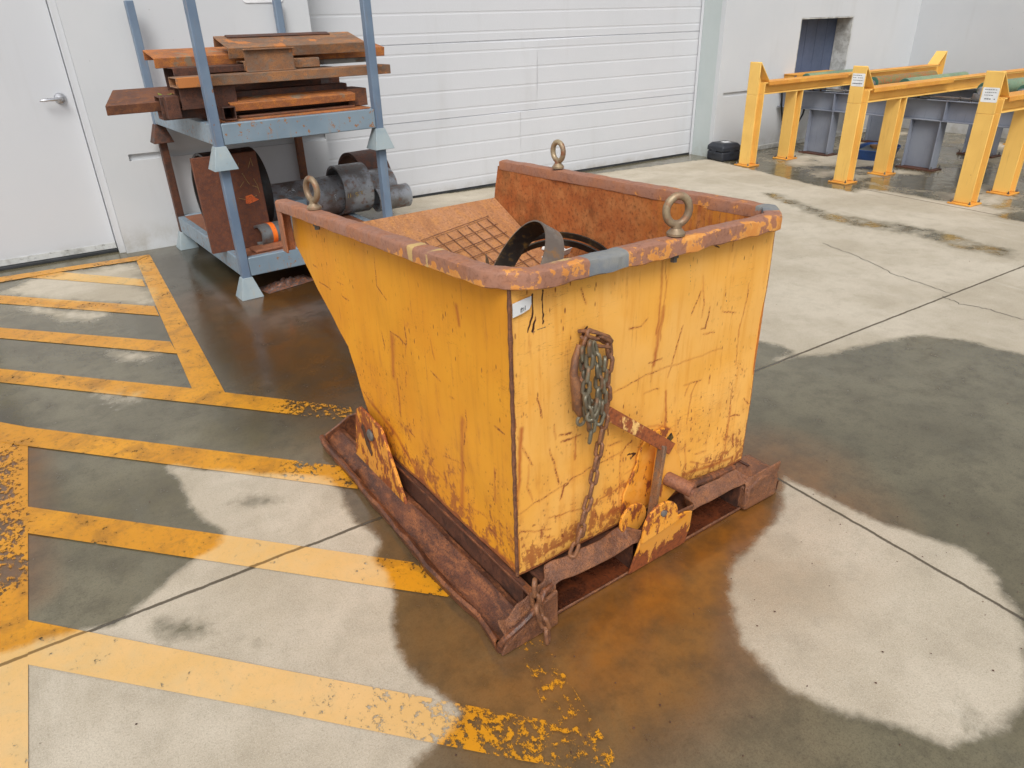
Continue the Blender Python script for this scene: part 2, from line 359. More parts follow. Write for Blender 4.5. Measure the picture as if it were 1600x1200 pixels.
CRACKS = [ [(4.428, 2.905), (4.323, 2.52), (4.187, 2.218), (4.164, 2.045), (4.125, 1.855)] , [(4.049, 1.861), (4.008, 1.74), (4.048, 1.627), (4.039, 1.541), (4.037, 1.431)] ]
CHAINS = [
 ( [(0.194, -0.035, 0.796), (0.229, -0.035, 0.777), (0.263, -0.035, 0.752), (0.269, -0.035, 0.708), (0.261, -0.035, 0.658), (0.268, -0.035, 0.602), (0.262, -0.035, 0.548), (0.253, -0.035, 0.51), (0.244, -0.035, 0.46), (0.237, -0.035, 0.413), (0.229, -0.035, 0.376), (0.218, -0.035, 0.319), (0.201, -0.035, 0.274), (0.189, -0.035, 0.224), (0.185, -0.035, 0.2)] ,'rust'),
 ( [(0.167, -0.06, 0.251), (0.155, -0.06, 0.216), (0.136, -0.06, 0.172)] ,'rust'),
 ( [(0.199, -0.03, 0.79), (0.186, -0.03, 0.764), (0.18, -0.03, 0.745)] ,'rust'),
 ( [(0.167, -0.05, 0.768), (0.172, -0.05, 0.717), (0.179, -0.05, 0.672), (0.195, -0.05, 0.618), (0.205, -0.05, 0.575), (0.202, -0.05, 0.536), (0.197, -0.05, 0.504)] ,'zinc'),
 ( [(0.189, -0.06, 0.78), (0.202, -0.06, 0.745), (0.209, -0.06, 0.71), (0.213, -0.06, 0.666), (0.209, -0.06, 0.623), (0.2, -0.06, 0.591)] ,'zinc'),
 ( [(0.167, -0.075, 0.794), (0.169, -0.075, 0.752), (0.163, -0.075, 0.705), (0.156, -0.075, 0.66), (0.165, -0.075, 0.61), (0.175, -0.075, 0.565)] ,'zinc'),
 ( [(0.238, -0.05, 0.723), (0.234, -0.05, 0.681), (0.238, -0.05, 0.627), (0.234, -0.05, 0.574), (0.223, -0.05, 0.547)] ,'zinc'),
 ( [(0.151, -0.085, 0.662), (0.16, -0.085, 0.625), (0.169, -0.085, 0.595), (0.177, -0.085, 0.619), (0.184, -0.085, 0.643)] ,'zinc'),
 ( [(-0.018, -0.1, 0.202), (-0.017, -0.1, 0.155), (-0.013, -0.1, 0.113)] ,'heavy'),
 ( [(-0.043, -0.14, 0.163), (-0.023, -0.14, 0.108), (-0.009, -0.14, 0.062), (-0.007, -0.14, 0.02)] ,'heavy'),
]
# ---------------------------------------------------------------- materials
def rust_colour(g, cols, scale=6, rnd=True, sc=(1, 1, 1)):
    n1 = g.noise(scale, 6, .6, sc=sc, rnd=rnd); n2 = g.noise(scale*4, 5, .7, sc=sc, loc=(3, 1, 7), rnd=rnd)
    n3 = g.noise(scale*25, 3, .7, loc=(9, 4, 2), rnd=rnd)
    c = g.mix(g.ramp(n1, .38, .62), cols[0], cols[1]); c = g.mix(g.ramp(n2, .42, .68), c, cols[2])
    c = g.mix(g.ramp(n3, .46, .7, 0, .7), c, cols[3])
    n4 = g.noise(scale*60, 2, .8, loc=(1, 6, 2), rnd=rnd); c = g.mix(g.ramp(n4, .5, .72, 0, .45), c, cols[2])
    if len(cols) > 4: c = g.mix(g.ramp(g.noise(scale*.7, 6, .65, loc=(7, 7, 7), rnd=rnd), .56, .62, 0, .85), c, cols[4])
    return c, n2, n3
def mat_rust(name, cols, rough=.75, metal=.0, scale=6, sc=(1, 1, 1), bump=.25):
    g = G(name); c, n2, n3 = rust_colour(g, cols, scale, True, sc)
    return g.fin(c, g.ramp(n2, .3, .7, rough-.15, min(1, rough+.12)), metal, g.bump(g.math('ADD', n2, g.math('MULTIPLY', n3, .6)), bump*1.3, .006))
M = {}
M['rust_orange'] = mat_rust('rust_orange', [S(176, 108, 62), S(138, 88, 58), S(194, 122, 56), S(66, 48, 40), S(128, 118, 100)], sc=(.7, 1, 1), scale=9)
M['rust_yellow'] = mat_rust('rust_yellow', [S(164, 112, 68), S(126, 90, 64), S(122, 106, 92), S(64, 48, 40), S(190, 118, 58)], sc=(.6, 1, 1), scale=8)
M['rust_brown'] = mat_rust('rust_brown', [S(112, 70, 50), S(86, 56, 44), S(134, 86, 54), S(54, 38, 32)], sc=(.8, 1, 1), scale=9)
M['rust_heap'] = mat_rust('rust_heap', [S(150, 92, 54), S(92, 58, 40), S(176, 110, 60), S(48, 34, 28)], scale=14, bump=.9)
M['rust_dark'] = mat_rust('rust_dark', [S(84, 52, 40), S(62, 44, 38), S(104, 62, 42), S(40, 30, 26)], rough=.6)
M['rust_purple'] = mat_rust('rust_purple', [S(150, 100, 76), S(130, 84, 64), S(166, 108, 72), S(92, 58, 46)], rough=.6, scale=9, bump=.4)
M['rust_plate'] = mat_rust('rust_plate', [S(104, 60, 42), S(88, 50, 38), S(120, 70, 46), S(60, 40, 30)], scale=14, bump=.5)
M['rust_chain'] = mat_rust('rust_chain', [S(130, 90, 66), S(104, 72, 56), S(152, 102, 64), S(70, 50, 42)], rough=.5, scale=20)
M['rust_base'] = mat_rust('rust_base', [S(100, 60, 42), S(70, 44, 34), S(140, 86, 52), S(46, 31, 27)], rough=.42, scale=6, sc=(2, .6, 1), bump=.4)
M['wet_floor'] = mat_rust('wet_floor', [S(84, 44, 28), S(64, 36, 26), S(110, 56, 30), S(44, 28, 22)], rough=.3, scale=5)
def mat_steel(name, c1, c2, c3, rough=.38, metal=.7, sc=(1, 1, 1)):
    g = G(name); n = g.noise(7, 6, .6, sc=sc, rnd=True); n2 = g.noise(28, 4, .6, rnd=True)
    c = g.mix(g.ramp(n, .4, .62), c1, c2); c = g.mix(g.ramp(n2, .52, .72, 0, .8), c, c3)
    return g.fin(c, g.ramp(n2, .3, .7, rough-.1, rough+.2), metal, g.bump(n2, .12, .002))
M['steel_dark'] = mat_steel('steel_dark', S(152, 156, 162), S(106, 102, 100), S(130, 94, 76), .36, .3)
M['steel_black'] = mat_steel('steel_black', S(48, 46, 46), S(36, 34, 34), S(74, 56, 46), .5, .2)
M['steel_grey'] = mat_steel('steel_grey', S(140, 142, 142), S(112, 114, 116), S(120, 92, 70), .4, .5)
M['zinc'] = mat_steel('zinc', S(124, 118, 100), S(98, 90, 76), S(128, 88, 58), .42, .35)
M['eye_steel'] = mat_steel('eye_steel', S(170, 152, 122), S(136, 116, 94), S(150, 92, 60), .42, .35)
M['bolt_grey'] = mat_steel('bolt_grey', S(120, 122, 122), S(90, 84, 80), S(110, 76, 56), .5, .4)
def mat_paint(name, base, var, chip, rough=.45, chips=.66, scale=5, dirt=None, streak=True, spec=.45):
    """painted metal with a few chips and rusty runs"""
    g = G(name); n1 = g.noise(scale, 4, .5, rnd=True); n2 = g.noise(scale*9, 6, .7, rnd=True); n3 = g.noise(10, 5, .6, sc=(5, 5, .5), rnd=True)
    c = g.mix(g.ramp(n1, .35, .65), base, var)
    if dirt: c = g.mix(g.ramp(n3, .55, .8, 0, .5), c, dirt)
    cm = g.ramp(n2, chips, chips+.03); c = g.mix(cm, c, chip)
    h = g.math('SUBTRACT', g.math('MULTIPLY', n1, .6), cm)
    return g.fin(c, g.ramp(n2, .3, .8, rough-.08, rough+.2), 0, g.bump(h, .15, .003), spec)
M['blue_paint'] = mat_paint('blue_paint', S(112, 130, 150), S(98, 116, 138), S(130, 92, 66), .42, .66, 4, S(140, 112, 80))
M['blue_beam'] = mat_paint('blue_beam', S(128, 145, 158), S(116, 134, 148), S(150, 104, 62), .4, .60, 4, S(160, 122, 72))
M['blue_foot'] = mat_paint('blue_foot', S(150, 162, 166), S(132, 148, 156), S(150, 124, 92), .5, .66, 7, S(176, 160, 126))
M['frame_yellow'] = mat_paint('frame_yellow', S(240, 196, 106, .97), S(232, 186, 98, .95), S(150, 92, 46), .5, .68, 3, S(190, 146, 76))
M['frame_edge'] = mat_paint('frame_edge', S(232, 168, 70, .9), S(220, 150, 64, .9), S(160, 84, 40), .55, .62, 6, S(180, 110, 60))
M['grey_beam'] = mat_paint('grey_beam', S(136, 142, 154), S(122, 128, 142), S(90, 84, 84), .5, .74, 3, S(104, 106, 114))
M['roller_green'] = mat_paint('roller_green', S(124, 146, 116), S(104, 128, 106), S(150, 96, 60), .5, .6, 5, S(150, 110, 70))
M['roller_cap'] = mat_paint('roller_cap', S(66, 110, 94), S(56, 96, 84), S(50, 60, 50), .4, .75, 5)
M['roller_rust'] = mat_paint('roller_rust', S(140, 104, 62), S(118, 112, 70), S(172, 90, 50), .6, .55, 5, S(96, 120, 84))
M['black_plastic'] = mat_paint('black_plastic', S(44, 48, 56), S(38, 42, 50), S(60, 64, 70), .4, .85, 5)
M['blue_plastic'] = mat_paint('blue_plastic', S(44, 84, 150), S(40, 74, 130), S(60, 90, 130), .4, .85, 5)
M['grey_plastic'] = mat_paint('grey_plastic', S(104, 112, 118), S(90, 98, 106), S(60, 64, 66), .45, .8, 5)
M['tan_card'] = mat_paint('tan_card', S(170, 130, 80), S(150, 110, 70), S(110, 80, 50), .8, .7, 9)
M['white_paper'] = mat_paint('white_paper', S(232, 234, 236), S(214, 216, 218), S(180, 160, 130), .5, .74, 14)
M['ink'] = mat_paint('ink', S(52, 54, 60), S(70, 72, 78), S(120, 120, 120), .6, .7, 14)
M['orange_spray'] = mat_paint('orange_spray', S(240, 120, 30), S(230, 100, 30), S(130, 80, 50), .6, .62, 9)
M['yellow_chalk'] = mat_paint('yellow_chalk', S(196, 172, 96), S(170, 146, 84), S(110, 90, 70), .8, .56, 16)
M['white_chalk'] = mat_paint('white_chalk', S(196, 206, 212), S(160, 170, 178), S(90, 92, 96), .8, .52, 20)
M['orange_chalk'] = mat_paint('orange_chalk', S(222, 110, 52), S(196, 88, 44), S(110, 60, 40), .8, .56, 18)
M['rubber'] = mat_paint('rubber', S(50, 52, 56), S(40, 42, 44), S(70, 70, 70), .7, .8, 8)
M['chrome'] = mat_steel('chrome', S(200, 202, 206), S(180, 182, 188), S(150, 150, 150), .28, .85)
M['leaf'] = mat_paint('leaf', S(140, 160, 50), S(110, 140, 50), S(90, 80, 40), .6, .7, 14)
M['opening_blue'] = mat_paint('opening_blue', S(84, 94, 118), S(76, 86, 108), S(70, 78, 96), .55, .85, 3)
def mat_wall(name, c1, c2, dirt_z=.25, scale=1.2, spots=True, fine=.35):
    g = G(name); P = g.pos()
    n1 = g.noise(scale, 5, .6); n2 = g.noise(60, 3, .6); z = g.xyz(P)[2]
    n4 = g.noise(3, 5, .6, sc=(2, 2, .25))
    c = g.mix(g.ramp(n1, .3, .7), c1, c2)
    c = g.mix(g.ramp(n4, .52, .8, 0, .14), c, S(150, 146, 138))
    d = g.math('MULTIPLY', g.ramp(z, .01, dirt_z, 1, 0), g.ramp(g.noise(7, 5, .7), .3, .75))
    c = g.mix(g.math('MULTIPLY', d, .55), c, S(140, 132, 112))
    if spots:
        v = g.vor(9); c = g.mix(g.ramp(v, .02, .045, .35, 0), c, S(120, 116, 108))
    return g.fin(c, .72, 0, g.bump(n2, fine, .0015), .3)
M['wall_paint'] = mat_wall('wall_paint', S(208, 211, 214, .9), S(202, 206, 210, .9))
M['side_wall'] = mat_wall('side_wall', S(190, 194, 198, .98), S(184, 189, 193, .98))
M['door_paint'] = mat_wall('door_paint', S(212, 215, 219, .86), S(208, 211, 216, .86), .12, .8, False, .15)
M['garage_paint'] = mat_wall('garage_paint', S(212, 214, 219, .87), S(207, 210, 215, .87), .10, .7, False, .3)
M['jamb_paint'] = mat_wall('jamb_paint', S(184, 192, 192), S(176, 186, 186), .2, 1.2, False)
def mat_reveal():
    g = G('raw_concrete'); n = g.noise(9, 6, .7); v = g.noise(30, 4, .7)
    c = g.mix(g.ramp(n, .4, .65), S(196, 198, 196), S(158, 158, 154)); c = g.mix(g.ramp(v, .58, .7, 0, .7), c, S(110, 108, 104))
    return g.fin(c, .85, 0, g.bump(n, .5, .01), .2)
M['raw_concrete'] = mat_reveal()

def wet_nodes(g):
    """dry 0..1 from the traced puddle edges, broken up by noise"""
    d = g.attr('dry'); e = g.noise(5, 6, .6); f = g.noise(22, 5, .65, loc=(5, 5, 5))
    d = g.math('ADD', d, g.math('MULTIPLY', g.math('SUBTRACT', e, .5), .75))
    d = g.math('ADD', d, g.math('MULTIPLY', g.math('SUBTRACT', f, .5), .42))
    return g.ramp(d, .30, .70)
def joint_mask(g, X, Y):
    def cut(coord, at, wdt):
        wob = g.math('MULTIPLY', g.math('SUBTRACT', g.noise(14, 4, .7), .5), .012)
        d = g.math('ABSOLUTE', g.math('SUBTRACT', g.math('ADD', coord, wob), at)); return g.ramp(d, wdt*.5, wdt, 1, 0)
    j1 = cut(g.math('SUBTRACT', Y, g.math('MULTIPLY', X, .006)), 1.822, .008)
    j2 = cut(X, 1.860, .007); j3 = cut(g.math('SUBTRACT', X, g.math('MULTIPLY', Y, .047)), 5.99, .009)
    return g.math('MAXIMUM', j1, g.math('MAXIMUM', j2, j3))
def mat_ground():
    g = G('concrete_slab'); P = g.pos(); X, Y, Z = g.xyz(P)
    dry = wet_nodes(g); rust = g.attr('rust')
    n1 = g.noise(1.6, 6, .6); n2 = g.noise(9, 8, .7); n3 = g.noise(70, 4, .7, loc=(2, 2, 2)); n4 = g.noise(4, 6, .7, sc=(1, .3, 1), rot=(0, 0, .9), dist=.4)
    n5 = g.noise(190, 3, .8, loc=(1, 5, 2)); n6 = g.noise(420, 2, .8, loc=(4, 5, 2))
    cd_ = g.mix(g.ramp(n1, .35, .65), S(204, 194, 176, .88), S(184, 173, 153, .86))
    cd_ = g.mix(g.ramp(n2, .42, .72, 0, .42), cd_, S(164, 154, 136, .86))
    cd_ = g.mix(g.ramp(n4, .55, .8, 0, .55), cd_, S(222, 214, 198, .88))
    cd_ = g.mix(g.ramp(n3, .5, .8, 0, .28), cd_, S(130, 120, 102, .9))
    cw = g.mix(g.ramp(n1, .35, .65), S(124, 117, 92, .84), S(108, 101, 77, .80))
    cw = g.mix(g.ramp(n2, .4, .7, 0, .6), cw, S(84, 76, 56, .74))
    cw = g.mix(g.ramp(n4, .5, .8, 0, .4), cw, S(128, 126, 108, .74))
    cw = g.mix(g.ramp(n3, .5, .75, 0, .5), cw, S(70, 62, 48))
    cd_ = g.mix(g.ramp(n5, .45, .72, 0, .5), cd_, S(150, 140, 122, .8)); cd_ = g.mix(g.ramp(n6, .52, .7, 0, .5), cd_, S(232, 226, 210, .9))
    cw = g.mix(g.ramp(n5, .45, .7, 0, .45), cw, S(74, 68, 52, .8)); cw = g.mix(g.ramp(n6, .55, .72, 0, .4), cw, S(150, 142, 120, .8))
    cw = g.mix(g.math('MULTIPLY', g.attr('deep'), .8), cw, S(50, 40, 27, .75))  # darkest wet concrete and the shade painted beneath the rack
    c = g.mix(dry, cw, cd_)
    rn = g.noise(3.2, 6, .65, dist=.6); rf = g.math('MULTIPLY', rust, g.ramp(rn, .0, .6, .2, 1)); rf = g.math('MULTIPLY', rf, g.ramp(dry, 0, 1, 1, .3))
    c = g.mix(rf, c, g.mix(g.ramp(n2, .35, .7), S(150, 92, 32, .85), S(116, 74, 32, .8)))
    # specks of grit
    v = g.vor(15); vm = g.ramp(v, .02, .05, 1, 0); sel = g.ramp(g.noise(2.3, 3, .6, loc=(8, 8, 8)), .5, .6)
    c = g.mix(g.math('MULTIPLY', vm, g.math('MULTIPLY', sel, .5)), c, S(70, 60, 48))
    # expansion joints (saw cuts)
    J = joint_mask(g, X, Y)
    c = g.mix(g.math('MULTIPLY', J, .85), c, S(66, 58, 46))
    rgh = g.ramp(dry, 0, 1, g.ramp(n2, .3, .75, .08, .30), .88)
    h = g.math('ADD', g.math('MULTIPLY', n3, g.ramp(dry, 0, 1, .2, 1)), g.math('MULTIPLY', n5, g.ramp(dry, 0, 1, .1, .8)))
    h = g.math('SUBTRACT', h, g.math('MULTIPLY', J, 3))
    return g.fin(c, rgh, 0, g.bump(h, .35, .003), g.ramp(dry, 0, 1, 1., .25))
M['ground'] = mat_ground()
def mat_marking():
    g = G('yellow_line_paint'); dry = wet_nodes(g); wear = g.attr('wear'); rust = g.attr('rust')
    n1 = g.noise(3, 5, .6); n2 = g.noise(62, 6, .75, sc=(1, .7, 1)); n3 = g.noise(9, 6, .65, dist=.5); n4 = g.noise(150, 3, .7)
    cdry = g.mix(g.ramp(n1, .3, .7), S(232, 192, 132, .86), S(224, 182, 114, .86)); cdry = g.mix(g.ramp(n3, .42, .7, 0, .7), cdry, S(214, 184, 132, .88)); cdry = g.mix(g.ramp(n2, .5, .75, 0, .6), cdry, S(196, 170, 122, .88))
    cwet = g.mix(g.ramp(n1, .3, .7), S(226, 158, 34, .88), S(208, 142, 30, .88)); cwet = g.mix(g.ramp(n3, .45, .7, 0, .75), cwet, S(160, 112, 40, .8)); cwet = g.mix(g.ramp(n2, .5, .72, 0, .6), cwet, S(120, 88, 40, .8))
    c = g.mix(dry, cwet, cdry)
    c = g.mix(g.math('MULTIPLY', rust, .3), c, S(176, 100, 30, .8))
    c = g.mix(g.ramp(n4, .58, .8, 0, .35), c, S(120, 96, 54))
    X, Y, Z = g.xyz(); J = joint_mask(g, X, Y); c = g.mix(g.math('MULTIPLY', J, .8), c, S(96, 70, 30))
    a = g.math('ADD', g.math('MULTIPLY', n2, .68), g.math('MULTIPLY', n3, .32))
    thr = g.math('SUBTRACT', .612, g.math('MULTIPLY', wear, .26))
    al = g.ramp(g.math('SUBTRACT', a, thr), -.01, .012, 1, 0)
    m = g.fin(c, g.ramp(dry, 0, 1, .3, .75), 0, g.bump(n2, .3, .002), .4)
    g.k(g.b.inputs['Alpha'], al); return m
M['marking'] = mat_marking()

def mat_hopper(name, base, var, deep, axis):
    """scratched yellow paint: traced marks ride in attributes, small chips come from noise.  axis = horizontal axis of the panel"""
    g = G(name); sc = (1, 1, 1)
    flat = (1, .001, 1) if axis == 0 else (.001, 1, 1)
    st = (14, .01, 1.3) if axis == 0 else (.01, 14, 1.3)
    X, Y, Z = g.xyz(); H = X if axis == 0 else Y
    mark = g.attr('mark'); soft = g.attr('soft'); dk = g.attr('dark'); gr = g.attr('grey'); edge = g.attr('edge')
    n1 = g.noise(4, 5, .55, sc=flat); n2 = g.noise(45, 5, .7, sc=(flat[0], flat[1], .7)); streak = g.noise(3.2, 5, .6, sc=st); n3 = g.noise(14, 6, .65, sc=flat); fine = g.noise(130, 4, .7, sc=flat)
    c = g.mix(g.ramp(n1, .35, .65), base, var)
    c = g.mix(g.ramp(streak, .48, .7, 0, .5), c, deep)
    run = g.math('MULTIPLY', g.ramp(g.noise(5, 6, .7, sc=(st[0]*.6, st[1]*.6, st[2]*.5), loc=(3, 3, 3)), .56, .66), g.ramp(n3, .38, .62)); c = g.mix(g.math('MULTIPLY', run, .55), c, S(186, 112, 50))
    # rusty runs
    c = g.mix(g.math('MULTIPLY', soft, g.ramp(streak, .3, .6, .6, 1.0)), c, S(176, 96, 44))
    # general low-down grime, stronger near the bottom edge
    low = g.math('MULTIPLY', g.ramp(Z, .14, .62, 1, 0), g.ramp(n3, .42, .68)); low = g.math('MULTIPLY', low, g.ramp(streak, .3, .62))
    c = g.mix(g.math('MULTIPLY', low, .6), c, S(176, 104, 54))
    pt = g.math('ADD', g.math('MULTIPLY', n3, .5), g.math('MULTIPLY', n2, .5)); pt = g.ramp(g.math('ADD', pt, g.ramp(Z, .14, .50, .10, -.06)), .585, .63)
    c = g.mix(g.math('MULTIPLY', pt, .75), c, S(150, 84, 48))
    # chips: little vertical flecks
    v1 = g.vor(26, sc=(2.2 if axis == 0 else .001, .001 if axis == 0 else 2.2, .75)); sel = g.noise(3.2, 5, .6, sc=flat, loc=(4, 4, 1))
    chips = g.math('MULTIPLY', g.ramp(v1, .08, .19, 1, 0), g.ramp(sel, .46, .58))
    v2 = g.vor(60, sc=(1.2 if axis == 0 else .001, .001 if axis == 0 else 1.2, .9)); chips2 = g.math('MULTIPLY', g.ramp(v2, .12, .26, 1, 0), g.ramp(n3, .44, .56))
    chips2 = g.math('MULTIPLY', chips2, g.ramp(Z, .2, .9, 1, .15)); chips2 = g.math('MULTIPLY', chips2, g.ramp(sel, .4, .58, .25, 1))
    # long hair scratches
    sv = g.pos((1.2, 1.2, 9) if True else None, rot=(.0, .45, 0) if axis == 0 else (.5, 0, 0)); s1 = g.noise(7, 3, .5, vec=sv)
    scr = g.math('MULTIPLY', g.ramp(g.math('ABSOLUTE', g.math('SUBTRACT', s1, .5)), .0, .006, 1, 0), g.ramp(sel, .52, .62))
    scr = g.math('MULTIPLY', scr, .55)
    mk = g.ramp(g.math('ADD', mark, g.math('ADD', g.math('MULTIPLY', g.math('SUBTRACT', fine, .5), 2.2), g.math('MULTIPLY', g.math('SUBTRACT', n3, .5), 1.6))), .55, .85)
    eg = g.ramp(g.math('ADD', edge, g.math('ADD', g.math('MULTIPLY', g.math('SUBTRACT', n3, .5), 1.6), g.math('MULTIPLY', g.math('SUBTRACT', fine, .5), .8))), .35, .5)
    allc = g.math('MAXIMUM', g.math('MAXIMUM', chips, chips2), g.math('MAXIMUM', scr, g.math('MAXIMUM', mk, eg)), clamp=True)
    halo = g.math('MULTIPLY', g.ramp(mark, .0, .5), .35)
    c = g.mix(halo, c, S(190, 108, 50))
    c = g.mix(g.math('MULTIPLY', allc, .9), c, g.mix(g.ramp(n2, .4, .65), S(122, 66, 40), S(152, 88, 50)))
    c = g.mix(g.ramp(g.math('ADD', dk, g.math('MULTIPLY', g.math('SUBTRACT', n2, .5), .9)), .4, .6), c, S(66, 38, 28))
    c = g.mix(g.ramp(g.math('ADD', gr, g.math('MULTIPLY', g.math('SUBTRACT', fine, .5), 2.)), .5, .7), c, S(92, 84, 70))
    h = g.math('SUBTRACT', g.math('MULTIPLY', n1, .4), allc)
    return g.fin(c, g.ramp(allc, 0, 1, .5, .85), 0, g.bump(h, .25, .002), .35)
M['hopper_front'] = mat_hopper('hopper_front', S(234, 170, 74), S(238, 180, 94), S(220, 148, 56), 0)
M['hopper_side'] = mat_hopper('hopper_side', S(228, 158, 44), S(222, 149, 40), S(208, 138, 36), 1)
def mat_inside():
    g = G('rusty_inner_wall'); c, n2, n3 = rust_colour(g, [S(176, 100, 52), S(152, 82, 42), S(186, 120, 70), S(104, 62, 38)], 3, False, (1, 1, 1))
    X, Y, Z = g.xyz(); st = g.noise(9, 6, .65, sc=(4, 4, .5))
    m = g.math('MULTIPLY', g.ramp(Y, .62, .1), g.ramp(st, .40, .6)); c = g.mix(g.math('MULTIPLY', m, .8), c, S(204, 132, 44))
    d = g.math('MULTIPLY', g.ramp(g.noise(4, 5, .6, loc=(2, 7, 1)), .52, .66), .5); c = g.mix(d, c, S(96, 70, 40))
    return g.fin(c, .8, 0, g.bump(n3, .15, .003), .3)
M['inside'] = mat_inside()
def mat_slope():
    g = G('rusty_sloped_floor'); c, n2, n3 = rust_colour(g, [S(176, 126, 90), S(160, 110, 74), S(184, 128, 76), S(120, 86, 62)], 4, False, (3, .8, 1))
    sp = g.noise(120, 3, .7); c = g.mix(g.ramp(sp, .55, .75, 0, .5), c, S(206, 164, 120))
    return g.fin(c, .8, 0, g.bump(n3, .3, .004), .3)
M['slope'] = mat_slope()
def mat_rim():
    g = G('worn_rim_paint'); X, Y, Z = g.xyz()
    n1 = g.noise(10, 6, .6); n2 = g.noise(34, 6, .65); n3 = g.noise(90, 3, .7)
    c = g.mix(g.ramp(n1, .4, .62), S(156, 112, 92), S(164, 110, 80)); c = g.mix(g.ramp(n3, .45, .75, 0, .6), c, S(112, 74, 58)); c = g.mix(g.ramp(n2, .55, .7, 0, .5), c, S(176, 112, 64))
    yel = g.attr('yellow'); ym = g.ramp(g.math('ADD', yel, g.math('ADD', g.math('MULTIPLY', g.math('SUBTRACT', n1, .5), 1.7), g.math('MULTIPLY', g.math('SUBTRACT', n2, .5), 1.7))), .5, .60)
    c = g.mix(ym, c, g.mix(g.ramp(n2, .35, .65), S(218, 158, 84), S(204, 134, 66)))
    bl = g.attr('blue'); bm_ = g.ramp(g.math('ADD', bl, g.math('ADD', g.math('MULTIPLY', g.math('SUBTRACT', n2, .5), 1.1), g.math('MULTIPLY', g.math('SUBTRACT', n1, .5), .8))), .5, .58)
    c = g.mix(bm_, c, g.mix(g.ramp(n1, .4, .6), S(112, 118, 126), S(134, 134, 130)))
    tan = g.attr('tan'); tm = g.ramp(g.math('ADD', tan, g.math('MULTIPLY', g.math('SUBTRACT', n2, .5), 1.)), .5, .6)
    c = g.mix(tm, c, S(196, 164, 108))
    return g.fin(c, g.ramp(n2, .3, .7, .45, .7), 0, g.bump(g.math('ADD', n2, n3), .25, .003), .4)
M['rim'] = mat_rim()
def mat_yr(name, y1, thr, grad=False):
    g = G(name); n1 = g.noise(9, 6, .65); n2 = g.noise(30, 6, .7, sc=(1.5, 1.5, .6)); n3 = g.noise(90, 3, .7); Z = g.xyz()[2]
    c = g.mix(g.ramp(n3, .4, .7), S(150, 82, 44), S(110, 60, 38))
    a = g.math('ADD', g.math('MULTIPLY', n1, .5), g.math('MULTIPLY', n2, .5))
    if grad: a = g.math('ADD', a, g.ramp(Z, .02, .15, .20, 0))
    t = g.ramp(a, thr-.02, thr+.02, 1, 0)
    c = g.mix(t, c, g.mix(g.ramp(n1, .4, .6), y1, S(226, 150, 44)))
    return g.fin(c, .65, 0, g.bump(t, .2, .002), .4)
M['bracket_yellow'] = mat_yr('bracket_yellow', S(214, 146, 60), .50)
M['plate_yellow'] = mat_yr('plate_yellow', S(232, 166, 74), .56)
M['patch_yellow'] = mat_yr('patch_yellow', S(222, 156, 70), .60, True)
M['rust_lip'] = mat_rust('rust_lip', [S(134, 90, 66), S(104, 68, 50), S(150, 98, 62), S(64, 43, 35)], rough=.44, scale=9, bump=.8)
M['ear_yellow'] = mat_yr('ear_yellow', S(228, 160, 66), .52)
M['lever_mix'] = mat_yr('lever_mix', S(224, 180, 110), .42)
M['near_black'] = mat_steel('near_black', S(34, 30, 28), S(52, 44, 34), S(120, 92, 40), .6, .2)
M['hoop'] = mat_steel('hoop', S(150, 136, 122), S(120, 108, 98), S(150, 112, 72), .45, .45)
M['white_metal'] = mat_paint('white_metal', S(226, 226, 222), S(206, 206, 202), S(110, 90, 74), .5, .66, 14)
M['litter'] = mat_rust('litter', [S(96, 84, 82), S(78, 68, 66), S(150, 90, 52), S(52, 44, 42)], rough=.5, scale=18)
# ---------------------------------------------------------------- ground
def wet_vals(P):
    dry = np.zeros(len(P))
    for poly, s in DRY: dry = np.maximum(dry, np.clip(.5+sdf_poly(P, poly)/(2*s), 0, 1))
    for poly, s in WET: dry = np.minimum(dry, 1-np.clip(.5+sdf_poly(P, poly)/(2*s), 0, 1)*.55)
    far = np.clip((P[:, 0]-5.95)/.5, 0, 1)
    if far.max() > 0:
        m = far > 0; nn = np.array([.42+.5*nz(a*1.3, b*1.3, 5)+.25*nz(a*4, b*4, 2) for a, b in P[m]]); dry[m] = dry[m]*(1-far[m])+far[m]*np.clip(np.maximum(nn, dry[m]*.8), .22, .9)
    rust = np.zeros(len(P))
    for poly, s, k in RUST: rust = np.maximum(rust, k*np.clip(.75+sdf_poly(P, poly)/(1.3*s), 0, 1))
    return dry, rust
def axis_vals(lo, hi, step, far):
    inner = list(np.arange(lo, hi+1e-6, step)); a = []; x, s = lo, step*2
    while x > -far: x -= s; s *= 1.6; a.append(x)
    b = []; x, s = hi, step*2
    while x < far: x += s; s *= 1.6; b.append(x)
    return np.array(a[::-1]+inner+b)
xs = axis_vals(-.7, 7.2, .024, 70); ys = axis_vals(.1, 5.9, .024, 70)
XX, YY = np.meshgrid(xs, ys); P2 = np.stack([XX.ravel(), YY.ravel()], 1)
me = bpy.data.meshes.new('ground'); nx, ny = len(xs), len(ys)
idx = np.arange(nx*ny).reshape(ny, nx)
fc = np.stack([idx[:-1, :-1], idx[:-1, 1:], idx[1:, 1:], idx[1:, :-1]], -1).reshape(-1, 4)
me.from_pydata(np.column_stack([P2, np.zeros(len(P2))]).tolist(), [], fc.tolist())
d, r_ = wet_vals(P2); put_attr(me, 'dry', d); put_attr(me, 'rust', r_); dp = np.zeros(len(P2))
for poly, s, k in WET_AND_SHADE: dp = np.maximum(dp, k*np.clip(.75+sdf_poly(P2, poly)/s, 0, 1))
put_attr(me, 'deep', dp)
ground = build('ground', me, M['ground']); tag(ground, 'concrete yard slab, dry in patches and dark with rainwater elsewhere, shade painted in under the rack', kind='structure')
